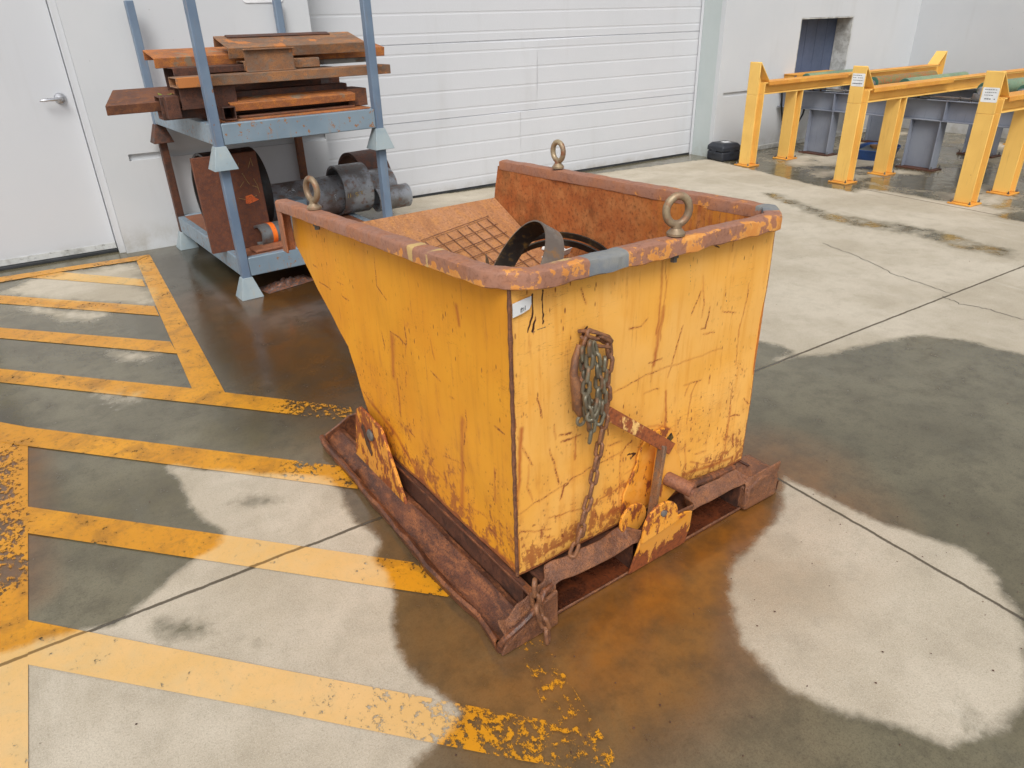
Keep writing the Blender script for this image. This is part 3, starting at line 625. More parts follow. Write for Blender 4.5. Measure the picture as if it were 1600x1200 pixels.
# painted hatch lines, one sheet 3 mm above the slab, cut finely so the wet pattern can ride on it
bm = bmesh.new()
order = ['left', 'border_right', 'a', 'b', 'c', 'd', 'e', 'f', 'g', 'rem', 'border_wall']
def clip_poly(poly, keep):
    return poly
zoff = 0
for k in order:
    b2 = bmesh.new(); vs = [b2.verts.new((x, y, 0)) for x, y in MARKS[k]]; f = b2.faces.new(vs)
    bmesh.ops.triangulate(b2, faces=[f])
    xs_ = [v.co.x for v in b2.verts]; ys_ = [v.co.y for v in b2.verts]
    for ax, lo_, hi_ in ((0, min(xs_), max(xs_)), (1, min(ys_), max(ys_))):
        t = math.ceil(lo_/.04)*.04
        while t < hi_:
            nrm = (1, 0, 0) if ax == 0 else (0, 1, 0); co = (t, 0, 0) if ax == 0 else (0, t, 0)
            bmesh.ops.bisect_plane(b2, geom=b2.verts[:]+b2.edges[:]+b2.faces[:], plane_co=co, plane_no=nrm, dist=1e-5); t += .04
    for v in b2.verts: v.co.z = .0022+zoff
    zoff += .00025
    tmp = bpy.data.meshes.new('t'); b2.to_mesh(tmp); b2.free(); bm.from_mesh(tmp); bpy.data.meshes.remove(tmp)
me = bpy.data.meshes.new('painted_hatching'); bm.normal_update()
for f in bm.faces:
    if f.normal.z < 0: f.normal_flip()
bm.to_mesh(me); bm.free()
P = coords(me)[:, :2].astype(float); d, r_ = wet_vals(P); put_attr(me, 'dry', d); put_attr(me, 'rust', r_)
wear = np.clip((P[:, 0]-.10)/.55, 0, 1)*np.clip((1.65-P[:, 1])/.5, 0, 1)*.62
wear = np.maximum(wear, np.clip((P[:, 0]-.50)/.2, 0, 1)*.35)
wear = np.maximum(wear, np.clip(.5+sdf_poly(P, [(.45, 2.2), (.85, 2.2), (.85, 2.8), (.6, 2.85)])/.15, 0, 1)*.6)
wear = np.maximum(wear, np.clip(.5+sdf_poly(P, [(.59, .2), (.8, .2), (.8, 1.2), (.6, 1.2)])/.1, 0, 1)*.5)
wear = np.maximum(wear, np.clip(.5+sdf_poly(P, [(-.5, 2.0), (-.36, 2.2), (-.38, 3.1), (-.5, 3.1)])/.08, 0, 1)*.5)
wear = np.maximum(wear, np.clip((P[:, 1]-4.0)/1.2, 0, 1)*.12)
put_attr(me, 'wear', wear)
mk = build('painted_hatching', me, M['marking']); tag(mk, 'worn yellow diagonal hatching painted on the concrete before the door', kind='structure')
# hairline cracks
for pts in CRACKS:
    bm = bmesh.new(); L = []
    for i in range(len(pts)-1):
        a, b = Vector(pts[i]), Vector(pts[i+1])
        for k in range(8): L.append(a.lerp(b, k/8))
    L.append(Vector(pts[-1])); prev = None
    for i, p in enumerate(L):
        t = (L[min(i+1, len(L)-1)]-L[max(i-1, 0)]).normalized(); n = Vector((-t.y, t.x)); p = p+n*nz(i*.7, 3)*.03; wd = .002+.001*nz(i, 9)
        q = (bm.verts.new((p.x+n.x*wd, p.y+n.y*wd, .0015)), bm.verts.new((p.x-n.x*wd, p.y-n.y*wd, .0015)))
        if prev: bm.faces.new((prev[0], q[0], q[1], prev[1]))
        prev = q
    o = build('hairline_crack', bm, M['rubber']); tag(o, kind='structure')
# ---------------------------------------------------------------- building
bld = empty('warehouse_building', (4, 5.77, 0), 0, 'pale grey painted warehouse with personnel door, white overhead door and a small conveyor opening', 'building')
def bpart(name, bm, mat, parent=bld, **k):
    o = build(name, bm, mat, None, **k); o.parent = parent
    o.matrix_parent_inverse = Matrix.Translation(-Vector(parent.location)) if parent is bld else Matrix()
    return o
WF = 5.77; TOP = 3.4
bm = bmesh.new()
def wall_groove(bm, x0, x1, g0, g1, z0=.632, z1=.676):
    bb(bm, x0, x1, WF, WF+.4, 0, z0); bb(bm, x0, x1, WF, WF+.4, z1, TOP)
    bb(bm, x0, g0, WF, WF+.4, z0, z1); bb(bm, g1, x1, WF, WF+.4, z0, z1); bb(bm, g0, g1, WF+.022, WF+.4, z0, z1)
wall_groove(bm, .345, 1.955, .52, 1.95)
bb(bm, -.75, .345, WF, WF+.4, 2.16, TOP); bb(bm, -9, -.75, WF, WF+.4, 0, TOP)
bb(bm, 1.955, 6.355, WF, WF+.4, 3.1, TOP)
bpart('wall', bm, M['wall_paint'])
bm = bmesh.new(); WR = 5.735
bb(bm, 6.355, 7.60, WR, WR+.4, 0, .628); bb(bm, 6.355, 7.60, WR, WR+.4, .670, TOP); bb(bm, 6.355, 6.45, WR, WR+.4, .628, .670); bb(bm, 6.45, 7.6, WR+.022, WR+.4, .628, .670)
bb(bm, 7.60, 8.57, WR, WR+.4, 1.375, TOP); bb(bm, 7.60, 8.57, WR, WR+.4, 0, .5); bb(bm, 8.57, 9.93, WR, WR+.4, 0, TOP)
bpart('wall', bm, M['wall_paint'])
bm = bmesh.new(); bb(bm, 6.36, 9.93, WR-.025, WR-.001, 0, .055); bpart('foundation_ledge', bm, M['raw_concrete'], bevel=.006)
bm = bmesh.new(); bb(bm, 9.93, 10.3, -1.5, 6.1, 0, TOP); bpart('side_wall', bm, M['wall_paint'])
# conveyor opening: rough reveals, blue shutter
bm = bmesh.new(); bb(bm, 8.555, 8.569, WR+.002, WR+.21, .502, 1.36); bb(bm, 7.601, 8.569, WR+.002, WR+.21, 1.361, 1.374); bb(bm, 7.601, 7.613, WR+.002, WR+.21, .502, 1.36)
op = bpart('opening_reveal', bm, M['raw_concrete'])
bm = bmesh.new(); bb(bm, 7.6, 8.57, WR+.215, WR+.235, .5, 1.39)
for k in range(5): bb(bm, 7.62+k*.19, 7.626+k*.19, WR+.212, WR+.216, .5, 1.36)
bpart('opening_shutter', bm, M['opening_blue'])
# personnel door
bm = bmesh.new(); bb(bm, -.70, .298, 5.905, 5.95, .045, 2.12); dr = bpart('personnel_door', bm, M['door_paint'], bevel=.003)
bm = bmesh.new(); bb(bm, .302, .345, 5.80, 6.0, 0, 2.16); bb(bm, -.75, -.705, 5.80, 6.0, 0, 2.16); bb(bm, -.75, .345, 5.80, 6.0, 2.125, 2.17); bb(bm, .286, .302, 5.96, 6.0, 0, 2.12)
o = build('door_frame', bm, M['door_paint'], dr, bevel=.003)
bm = bmesh.new(); bb(bm, -.70, .298, 5.86, 5.97, 0, .018); build('threshold', bm, M['rubber'], dr, bevel=.003)
bm = bmesh.new(); bb(bm, -.70, .296, 5.897, 5.904, .022, .062); build('kick_strip', bm, M['raw_concrete'], dr)
bm = bmesh.new(); bb(bm, -.70, .298, 5.90, 5.95, .004, .044); build('door_sweep', bm, M['rubber'], dr)
bm = bmesh.new(); lathe(bm, (.218, 5.904, 1.055), (0, -1, 0), [(.036, 0), (.036, .006), (.030, .014), (.014, .018), (.012, .05), (.013, .058)], 28)
tube(bm, [(.218, 5.85, 1.055), (.20, 5.846, 1.056), (.15, 5.846, 1.055), (.11, 5.85, 1.053), (.098, 5.856, 1.052)], [.011, .011, .010, .009, .006], 10)
build('lever_handle', bm, M['chrome'], dr, smooth=True)
# overhead door: ribbed sections extruded along X, dented where it has been hit
bm = bmesh.new(); GY = 6.05
prof = []; zb = .02; seams = [.04, .66, 1.28, 1.90, 2.52, 3.14]
prof.append((0, .022))
for s0, s1 in zip(seams, seams[1:]):
    for k in range(4):
        zc = s0+.075+.155*k; prof += [(0, zc-.014), (.0022, zc-.006), (.0022, zc+.003), (0, zc+.010)]
    prof += [(0, s1-.006), (.008, s1-.003), (.008, s1+.001), (0, s1+.004)]
xs_ = sorted(set([1.94, 6.375]+[1.94+.1*k for k in range(1, 45)]+[3.98, 4.0, 4.02, 4.18, 4.2, 4.22]))
def dent(x, z):
    d = 0
    if .66 < z < 1.28:
        d += -.018*math.exp(-((x-4.2)/.5)**2)*(1-abs(z-.97)/.31)*(1.0 if x < 4.2 else .35); d += -.010*max(0, 1-abs(x-4.2)/1.6)*max(0, (z-1.0)/.28)
    if z <= .66: d += -.012*math.exp(-((x-4.0)/.35)**2)*(z/.66)*(1.0 if x < 4.0 else .4)
    if z > 1.28: d += -.004*math.exp(-((x-3.9)/.8)**2)
    return d + .003*nz(x*.8, z*1.5)
grid = [[bm.verts.new((x, GY+p[0]+dent(x, p[1]), p[1]+(.012*math.exp(-((x-4.1)/.7)**2) if abs(p[1]-1.275) < .012 and p[1] < 1.28 else 0)*-1)) for x in xs_] for p in prof]
for a, b in zip(grid, grid[1:]):
    for i in range(len(xs_)-1): bm.faces.new((a[i], a[i+1], b[i+1], b[i]))
gd = bpart('overhead_door', bm, M['garage_paint'])
bm = bmesh.new(); bb(bm, 1.95, 6.37, GY-.002, GY+.03, 0, .021); build('bottom_seal', bm, M['rubber'], gd)
bm = bmesh.new(); bb(bm, 6.315, 6.351, GY-.02, GY-.012, 0, 3.1); build('guide_rail', bm, M['garage_paint'], gd, bevel=.003); bm = bmesh.new(); bb(bm, 1.959, 1.99, GY-.02, GY-.012, 0, 3.1); build('guide_rail', bm, M['garage_paint'], gd, bevel=.003)
bm = bmesh.new(); bb(bm, 6.352, 6.3545, WF+.02, 6.2, 0, 3.1); build('door_jamb', bm, M['jamb_paint'], gd); bm = bmesh.new(); bb(bm, 1.9555, 1.958, WF+.02, 6.2, 0, 3.1); build('door_jamb', bm, M['jamb_paint'], gd)
bm = bmesh.new(); bb(bm, 1.95, 6.37, 6.17, 6.25, 0, 3.3); build('door_backing', bm, M['garage_paint'], gd)
# small wall sign whose lower edge dips into the frame
def rrect(x0, x1, z0, z1, r, n=5):
    pts = []
    for cx_, cz_, a0 in ((x1-r, z1-r, 0), (x0+r, z1-r, 90), (x0+r, z0+r, 180), (x1-r, z0+r, 270)):
        for k in range(n+1): a = R(a0+90*k/n); pts.append((cx_+r*math.cos(a), cz_+r*math.sin(a)))
    return pts
bm = bmesh.new(); ext(bm, rrect(1.49, 1.775, 1.598, 1.80, .025), 1, WF-.006, WF-.001)
o = build('wall_sign', bm, M['white_paper']); tag(o, 'white rounded sign plate high on the wall behind the rack', 'sign')
# ---------------------------------------------------------------- hopper
HA = R(2.5); HO = (.764, 1.214, 0)
hop = empty('tipping_hopper', HO, HA, 'battered yellow steel tipping hopper with rusty base and lifting eyes standing on the wet slab', 'hopper')
HW = .915
def back_v(z):
    T = [(.135, .83), (.26, .885), (.355, .93), (.46, .985), (.72, 1.385), (.76, 1.40), (.925, 1.36)]
    for (za, va), (zb, vb) in zip(T, T[1:]):
        if z <= zb: return va+(vb-va)*max(0, (z-za))/(zb-za)
    return T[-1][1]
def mark_attrs(me, P, marks, edge):
    acc = {k: np.zeros(len(P)) for k in 'rskgo'}
    rs = random.Random(5); P = P+np.array([(.0045*nz(a*26, b*26, 1)+.0018*nz(a*90, b*90, 4), .0045*nz(a*26, b*26, 7)+.0018*nz(a*90, b*90, 9)) for a, b in P])
    for pts, wd, k in marks:
        al = rs.uniform(.62, 1.0)
        if len(pts) == 1: continue
        d, t = dist_line(P, pts); half = wd*.5; taper = np.clip(1.25-np.abs(t-.5)*2.2, .1, 1)
        if k == 's': v = np.clip(1-d/(wd*1.0), 0, 1)
        elif k == 'g': v = np.clip(1-d/(wd*.9), 0, 1)*.9
        else: v = np.clip(1-(d-half*taper*.7)/(.0045), 0, 1)*al
        acc[k] = np.maximum(acc[k], v)
    put_attr(me, 'mark', np.maximum(acc['r'], 0)); put_attr(me, 'soft', acc['s']); put_attr(me, 'dark', acc['k']); put_attr(me, 'grey', np.maximum(acc['g'], acc['o']*.55)); put_attr(me, 'edge', edge)
def sheet(name, nu, nv, fn):
    me = bpy.data.meshes.new(name); vs = [fn(i/(nu-1), j/(nv-1)) for j in range(nv) for i in range(nu)]
    fs = [(j*nu+i, j*nu+i+1, (j+1)*nu+i+1, (j+1)*nu+i) for j in range(nv-1) for i in range(nu-1)]
    me.from_pydata(vs, [], fs); return me
# front panel
def fp(s, t):
    u, z = s*HW, .135+t*.815
    return (u, .0065*nz(u*3, z*3, 1)-.003*nz(u*8, z*8, 4), z)
me = sheet('front_panel', 260, 225, fp); Pc = coords(me); P = Pc[:, [0, 2]].astype(float)
edge = np.maximum(np.clip(1-P[:, 0]/.011, 0, 1), np.clip(1-(HW-P[:, 0])/.006, 0, 1)*.8); edge = np.maximum(edge, np.clip(1-(P[:, 1]-.135)/.012, 0, 1)*.9)
mark_attrs(me, P, FRONT_MARKS, edge)
me.flip_normals() if False else None
fo = build('front_panel', me, [M['hopper_front'], M['inside']], hop, smooth=True)
def solid(o, t, off):
    m = o.modifiers.new('solid', 'SOLIDIFY'); m.thickness = t; m.offset = off; m.material_offset = 1; m.material_offset_rim = 1; return m
solid(fo, .006, -1)
def side(u0, outward, marks, name='side_panel'):
    def f(s, t):
        zt_ = (.952-.078*s) if outward < 0 else (.935-.035*s)
        z = .135+t*(zt_-.135); v = s*back_v(z); return (u0+outward*(.008*nz(v*2.5, z*2.5, 7+outward)+.003*nz(v*7, z*7, 3)), v, z)
    me = sheet(name, 330, 200, f) if marks else sheet(name, 60, 40, f)
    P = coords(me)[:, [1, 2]].astype(float)
    bv = np.array([back_v(z) for z in P[:, 1]])
    edge = np.maximum(np.clip(1-(P[:, 1]-.135)/.02, 0, 1), np.clip(1-(bv-P[:, 0])/.008, 0, 1)*.6)
    edge = np.maximum(edge, np.clip(1-P[:, 0]/.006, 0, 1)*.8)
    mark_attrs(me, P, marks or [], edge)
    if outward > 0: me.flip_normals()
    return me
me = side(0, -1, SIDE_MARKS); me.flip_normals()
o = build('side_panel', me, [M['hopper_side'], M['inside']], hop, smooth=True); solid(o, .006, -1)
me = side(HW, 1, None); me.flip_normals()
o = build('side_panel', me, [M['hopper_side'], M['inside']], hop, smooth=True); solid(o, .006, -1)
# sloped floor, lip and closed underside
bm = bmesh.new(); k_ = (.763-.17)/(1.40-.14)
ext(bm, [(.010, .17), (.14, .17), (1.40, .763), (1.403, .757), (1.38, .735), (.985, .47), (.92, .36), (.87, .26), (.82, .139), (.010, .139)], 0, .007, HW-.007)
build('sloped_floor', bm, M['slope'], hop, bevel=.002)
# corner weld bead down the near edge
bm = bmesh.new(); pts = [(-.001+.0015*nz(z*30, 5), -.001+.0015*nz(z*30, 8), z) for z in np.arange(.137, .945, .006)]
tube(bm, pts, [.0045+.003*abs(nz(p[2]*25, 2)) for p in pts], 7); build('corner_weld', bm, M['rust_brown'], hop, smooth=True)
# rim
path = []
def seg(a, b, st=.011):
    n = max(1, int(math.hypot(b[0]-a[0], b[1]-a[1])/st)); return [(a[0]+(b[0]-a[0])*i/n, a[1]+(b[1]-a[1])*i/n, a[2]+(b[2]-a[2])*i/n) for i in range(n)]
C_ = [(-.020, 1.375, .862), (-.020, .045, .940), (.045, -.020, .940), (.862, -.020, .923), (.925, .040, .924), (.925, 1.355, .884)]
for a, b in zip(C_, C_[1:]): path += seg(a, b)
path.append(C_[-1]); n = len(path)
profr = [(s_, h_*.84) for s_, h_ in [(-.024, .000), (-.028, .004), (-.028, .036), (-.026, .043), (-.021, .047), (.0, .047), (.013, .046), (.018, .044), (.020, .038), (.020, .004), (.016, .0)]]
bm = bmesh.new(); rings = []; info = []
corners_i = []
for i, p in enumerate(path):
    a, b = Vector(path[max(i-1, 0)]), Vector(path[min(i+1, n-1)]); t = (b-a); t.z = 0; t.normalize(); out = Vector((t.y, -t.x, 0))
    if i < n*.33 and False: pass
    out = Vector((-t.y, t.x, 0)) * -1   # outward is to the right of travel when going forward then across
    front = -.03 < p[1] < .05 and p[0] > 0
    ring = []
    for q, (s, h) in enumerate(profr):
        amp = .0035 if front or p[1] < .3 else .002
        dz = amp*nz(p[0]*14, p[1]*14, q*.15)+.0015*nz(p[0]*60, p[1]*60, q); ds = amp*1.2*nz(p[0]*11+5, p[1]*11, q*.3+9)
        if front and s < 0 and h < .02: dz += .006*nz(p[0]*18, 3, 1)-.003
        c = Vector(p)+out*(-(s)+ds); ring.append(bm.verts.new((c.x, c.y, p[2]+h+dz)))
        info.append((p[0], p[1], s, h))
    rings.append(ring)
m_ = len(profr)
for A, B in zip(rings, rings[1:]):
    for k in range(m_): bm.faces.new((A[k], A[(k+1) % m_], B[(k+1) % m_], B[k]))
bm.faces.new(rings[0][::-1]); bm.faces.new(rings[-1])
me = bpy.data.meshes.new('rim'); bmesh.ops.recalc_face_normals(bm, faces=bm.faces); bm.verts.index_update(); bm.to_mesh(me); bm.free()
I = np.array(info)
fr_ = (I[:, 1] < .045) & (I[:, 0] > .0)
outer = (I[:, 2] < -.02)|(I[:, 3] < .01)
yel = np.where(fr_, np.where(outer, .53, .20), 0.) + np.where(~fr_ & (I[:, 0] > .5) & (I[:, 1] < .6) & (I[:, 1] > .1), .30, 0) + np.where(~fr_ & (I[:, 0] < .5) & (I[:, 3] < .015), .38, 0)
yel += np.where(~fr_ & (I[:, 0] < .5) & (I[:, 1] < .5) & (I[:, 2] < -.02), .30, 0)
blu = np.where(fr_ & (I[:, 0] > .180) & (I[:, 0] < .305), .85, 0)+np.where((I[:, 0] > .885) & (I[:, 1] < .07) & (I[:, 3] > .02), .75, 0)
tan_ = np.where(~fr_ & (I[:, 0] < .3), np.clip(1-np.abs(I[:, 1]-.355)/.03, 0, 1)+np.clip(1-np.abs(I[:, 1]-.27)/.02, 0, 1)*.8, 0)+np.where((I[:, 0] < .07) & (I[:, 1] < .04) & (I[:, 2] > -.02), .30, 0)+np.where(fr_ & (np.abs(I[:, 0]-.13) < .03) & ~outer, .6, 0)
put_attr(me, 'yellow', yel); put_attr(me, 'blue', blu); put_attr(me, 'tan', tan_)
build('rim', me, M['rim'], hop, smooth=True)
# the rim turns down at the rear-left corner
bm = bmesh.new(); bb(bm, -.048, -.003, 1.368, 1.380, .715, .866); bb(bm, -.048, -.040, 1.335, 1.368, .715, .866)
build('rim_end_channel', bm, M['rust_purple'], hop, bevel=.003)
bm = bmesh.new(); bb(bm, HW+.003, HW+.046, 1.345, 1.357, .72, .885); build('rim_end_channel', bm, M['rust_purple'], hop, bevel=.003)
# lifting eyes with nuts below
def eye(u, v, z, ang):
    bm = bmesh.new(); nrm = Vector((math.cos(R(ang)), math.sin(R(ang)), 0)); tv = Vector((-nrm.y, nrm.x, 0)); c = Vector((u, v, z+.058)); pts = []
    for k in range(36):
        a = 2*math.pi*k/36; pts.append(c+tv*(.030*math.cos(a))+Vector((0, 0, .034*math.sin(a))))
    tube(bm, pts, .0098, 12, closed=True)
    lathe(bm, (u, v, z-.002), (0, 0, 1), [(.023, 0), (.023, .006), (.018, .011), (.013, .017), (.0125, .030)], 20)
    o = build('lifting_eye', bm, M['eye_steel'], hop, smooth=True)
    b = bmesh.new(); lathe(b, (u, v, z-.048), (0, 0, -1), [(.013, 0), (.013, .010), (.009, .011), (.009, .022)], 6)
    build('nut', b, M['bolt_grey'], o)
eye(.485, -.020, .974, 250); eye(.925, .985, .943, 181); eye(-.020, 1.06, .925, 192)
# sticker
bm = bmesh.new(); ext(bm, [(.005, .871), (.005, .903), (.030, .907), (.056, .910), (.056, .892), (.050, .881), (.030, .875)], 1, -.0042, -.0030)
st = build('paper_sticker', bm, M['white_paper'], hop)
bm = bmesh.new()
for (x0, z0, x1, z1) in ((.026, .878, .0265, .886), (.029, .879, .0295, .890), (.026, .886, .032, .888), (.034, .880, .0345, .889), (.038, .882, .0385, .892)):
    bb(bm, x0, max(x1, x0+.0012), -.0050, -.0043, z0, z1)
build('pen_marks', bm, M['ink'], st)
# base: left tray
def tray(u_sign, u0, name='base_channel'):
    prof = [(-.115, .0), (-.126, .006), (-.130, .030), (-.124, .036), (-.116, .033), (-.104, .014), (-.082, .016), (-.050, .040), (-.028, .052), (-.012, .050), (.0, .036), (.02, .030), (.055, .030)]
    bm = bmesh.new(); R_ = []
    vsq = list(np.arange(-.075, 1.16, .018))
    for v in vsq:
        ring = []
        for q, (s, h) in enumerate(prof):
            k = (v+.075)/1.25; wob = .012*nz(v*4.5, 1.3, q*.05)+.005*nz(v*16, 4, q*.1)
            lift = .02*max(0, (v-1.0)/.16)**2 if q < 5 else 0
            if q in (1, 2, 3, 4): h2 = h*(1+.45*nz(v*7, 8)) ; h2 = max(h2, .004*q)
            else: h2 = h
            # crushed in near the front corner
            cr = max(0, 1-abs(v-.03)/.10)*.012 if q < 4 else 0
            ring.append(bm.verts.new((u0+u_sign*(s+(wob if q < 5 else wob*.3)+cr+(.028*k if q < 6 else 0)), v, max(h2+lift, 0)+.001)))
        R_.append(ring)
    for A, B in zip(R_, R_[1:]):
        for k in range(len(prof)-1): bm.faces.new((A[k], A[k+1], B[k+1], B[k]))
    o = build(name, bm, M['rust_base'], hop, smooth=True); m = o.modifiers.new('s', 'SOLIDIFY'); m.thickness = .005; m.offset = 0; return o
tray(1, 0); tray(-1, .905)
# fork tunnels, floor plate, webs under the body
bm = bmesh.new(); bb(bm, -.10, 1.0, -.070, 1.15, .002, .009); build('base_plate', bm, M['wet_floor'], hop, bevel=.002)
bm = bmesh.new()
for u in (.070, .362, .572, .842): bb(bm, u-.004, u+.004, -.062, 1.14, .010, .108)
bb(bm, .05, .86, -.058, 1.13, .108, .116); bb(bm, -.005, .005, -.03, .83, .05, .128); bb(bm, HW-.005, HW+.005, -.03, .83, .05, .128)
build('tunnel_webs', bm, M['rust_dark'], hop)
bm = bmesh.new(); bb(bm, -.010, .012, -.075, .86, .118, .126); bb(bm, .0, .006, -.075, .86, .100, .118)
build('bottom_angle', bm, M['rust_base'], hop, bevel=.002)
# front lip: folded plate with two fork openings, bent out of true
U = sorted(set(np.round(np.concatenate([np.arange(-.112, 1.001, .0125), [.070, .362, .572, .842]]), 4)))
Zr = [.004, .014, .022, .035, .050, .065, .080, .092, .102, .113, .124, .134, .142]
def hole(u, z):
    for a, b in ((.070, .362), (.572, .842)):
        if a < u < b:
            top = .101
            return .012 < z < top
    return False
def lipf(u, z):
    t = z/.142
    bulge = -.018*math.sin(t*3.0)*(1 if u < .57 else .6)
    wav = .020*nz(u*5.0, z*4, 3)*t+.008*nz(u*14, z*12, 5)*t
    if u < .36: H = .138+.028*max(0, min(1, (u-.03)/.06))-.010*max(0, (u-.09)/.27)
    elif u < .575: H = .158
    elif u < .842: H = .164-.012*(u-.575)/.27
    else: H = .150
    topz = t*H+(.012*nz(u*4.2, 7)+.008*nz(u*11, 1))*t*t
    if t > .75: bulge += .030*(t-.75)/.25
    if .36 < u < .575: topz += .012*t; bulge = -.030*t; wav *= .3
    if u > .845: bulge = -.02*min(1, t*1.4); topz -= .010*t
    if u < .06:
        k = min(1, (.06-u)/.15); bulge = -.016*math.sin(t*3)-.02*k*(1-t); topz = z*(1-.30*k)+.02*k*nz(u*30, 3)
    if .05 < z < .11: topz += (.014*nz(u*8, 21)+.006)*(1-abs(z-.086)/.04)
    uu = u+.010*nz(u*6, z*20, 2)*t
    return (uu, -.066+bulge+wav, topz)
bm = bmesh.new(); V = {}
def gv(i, j):
    if (i, j) not in V: V[(i, j)] = bm.verts.new(lipf(U[i], Zr[j]))
    return V[(i, j)]
for i in range(len(U)-1):
    for j in range(len(Zr)-1):
        if hole((U[i]+U[i+1])/2, (Zr[j]+Zr[j+1])/2): continue
        bm.faces.new((gv(i, j), gv(i+1, j), gv(i+1, j+1), gv(i, j+1)))
o = build('front_lip', bm, M['rust_lip'], hop, smooth=True); m = o.modifiers.new('s', 'SOLIDIFY'); m.thickness = .007; m.offset = 0
sb = o.modifiers.new('sub', 'SUBSURF'); sb.levels = sb.render_levels = 1
# folded right-hand end block and bent near corner ears
bm = bmesh.new(); ext(bm, [(.838, .012), (1.0, .008), (1.004, .085), (.985, .118), (.90, .124), (.842, .10)], 1, -.092, .03); build('base_end_block', bm, M['rust_lip'], hop, bevel=.010)
bm = bmesh.new(); pts = [(-.120, -.082, .012), (-.118, -.088, .040), (-.102, -.096, .062), (-.070, -.100, .078), (-.035, -.100, .094), (-.012, -.102, .112), (.002, -.10, .128), (.018, -.092, .140), (.05, -.085, .142)]
tube(bm, pts, [.008, .009, .010, .010, .009, .009, .010, .010, .006], 8); build('bent_edge', bm, M['rust_base'], hop, smooth=True)
bm = bmesh.new(); ext(bm, [(-.122, .004), (.062, .004), (.060, .125), (.0, .105), (-.06, .060), (-.11, .035)], 1, -.098, -.086)
o = build('corner_gusset', bm, M['rust_lip'], hop, bevel=.004)
# rear cross plate of the base
bm = bmesh.new(); ext(bm, [(-.10, .003), (.95, .003), (.95, .09), (.4, .095), (.02, .10), (-.03, .075), (-.10, .045)], 1, 1.145, 1.153); build('rear_cross_plate', bm, M['rust_base'], hop, bevel=.003)
# pivot bracket with round bolt
bm = bmesh.new(); ext(bm, [(.895, .262), (.86, .286), (.805, .283), (.700, .276), (.560, .034), (.962, .030), (.955, .060)], 0, -.042, -.032)
pb = build('pivot_bracket', bm, M['bracket_yellow'], hop, bevel=.002)
bm = bmesh.new(); lathe(bm, (-.044, .782, .212), (-1, 0, 0), [(.021, 0), (.021, .004), (.017, .008), (.004, .0085)], 28); build('pivot_bolt', bm, M['bolt_grey'], pb, smooth=True)
bm = bmesh.new(); ext(bm, [(.862, .205), (.848, .196), (.835, .150), (.80, .118), (.790, .135), (.812, .172), (.828, .215), (.845, .228)], 0, -.0455, -.0438); build('keyhole_slot', bm, M['rust_dark'], pb)
bm = bmesh.new(); ext(bm, [(.895, .262), (.86, .286), (.805, .283), (.700, .276), (.560, .034), (.962, .030)], 0, HW+.032, HW+.044); build('pivot_bracket', bm, M['bracket_yellow'], hop, bevel=.002)
# latch: rounded backing plate, diagonal lever, upright bar, hooked plate, tube and ear
bm = bmesh.new(); pts = [(.365, .16), (.560, .16), (.578, .30)]+[(.495+.083*math.cos(a), .325+.085*math.sin(a)) for a in np.linspace(0, math.pi, 10)]+[(.40, .30), (.37, .24)]
ext(bm, pts, 1, -.010, -.003); lp = build('latch_plate', bm, M['plate_yellow'], hop, bevel=.002)
bm = bmesh.new(); ext(bm, [(.530, .372), (.545, .382), (.556, .362), (.540, .350), (.528, .356)], 1, -.0116, -.0101); build('torch_cut_hole', bm, M['near_black'], lp); bm = bmesh.new(); lathe(bm, (.487, -.0105, .385), (0, -1, 0), [(.008, 0), (.008, .001)], 10); build('torch_cut_hole', bm, M['near_black'], lp)
bm = bmesh.new()
a, b = Vector((.272, -.030, .552)), Vector((.487, -.066, .378)); dr_ = (b-a).normalized(); up = Vector((dr_.z, 0, -dr_.x)).normalized()
Rm = Matrix((dr_, up.cross(dr_), up)).transposed(); box(bm, (a+b)/2, ((b-a).length, .008, .036), Rm)
build('latch_lever', bm, M['lever_mix'], hop, bevel=.0015)
bm = bmesh.new(); ext(bm, [(.425, .16), (.438, .16), (.461, .398), (.449, .402)], 1, -.074, -.049); build('latch_bar', bm, M['rust_yellow'], hop, bevel=.002)
bm = bmesh.new(); pts = [(.438, .14), (.545, .20), (.562, .255), (.548, .318), (.515, .365), (.470, .392), (.455, .39)]
ext(bm, pts, 1, -.048, -.038); build('latch_hook_plate', bm, M['plate_yellow'], hop, bevel=.002)
bm = bmesh.new(); lathe(bm, (.502, -.045, .262), (.25, -1, -.10), [(.021, 0), (.021, .085), (.014, .0851), (.013, .07)], 22); build('latch_tube', bm, M['rust_purple'], hop, smooth=True)
bm = bmesh.new(); tube(bm, [(.56, -.022, .190), (.62, -.03, .178), (.70, -.03, .165), (.79, -.03, .158), (.84, -.028, .15)], [.014, .013, .014, .011, .009], 9); build('latch_rod', bm, M['rust_base'], hop, smooth=True)
bm = bmesh.new(); pts = [(.352, .135)]+[(.425+.068*math.cos(a), .178+.065*math.sin(a)) for a in np.linspace(math.pi*1.02, 0, 12)]+[(.492, .16), (.53, .155)]
ext(bm, pts, 1, -.108, -.099); er = build('latch_ear', bm, M['ear_yellow'], hop, bevel=.002)
bm = bmesh.new(); lathe(bm, (.428, -.108, .210), (0, -1, 0), [(.010, 0), (.010, .006), (.006, .008)], 18); build('ear_pin', bm, M['bolt_grey'], er, smooth=True)
bm = bmesh.new(); lathe(bm, (.375, -.040, .175), (0, -1, 0), [(.050, 0), (.050, .008)], 26); build('latch_ear', bm, M['ear_yellow'], hop, bevel=.001)
bm = bmesh.new(); ext(bm, [(.338, .010), (.572, .010), (.576, .075), (.562, .150), (.53, .164), (.46, .166), (.355, .146), (.345, .07)], 1, -.104, -.098)
for q_ in bm.verts: q_.co.y += .028*(1-q_.co.z/.16)
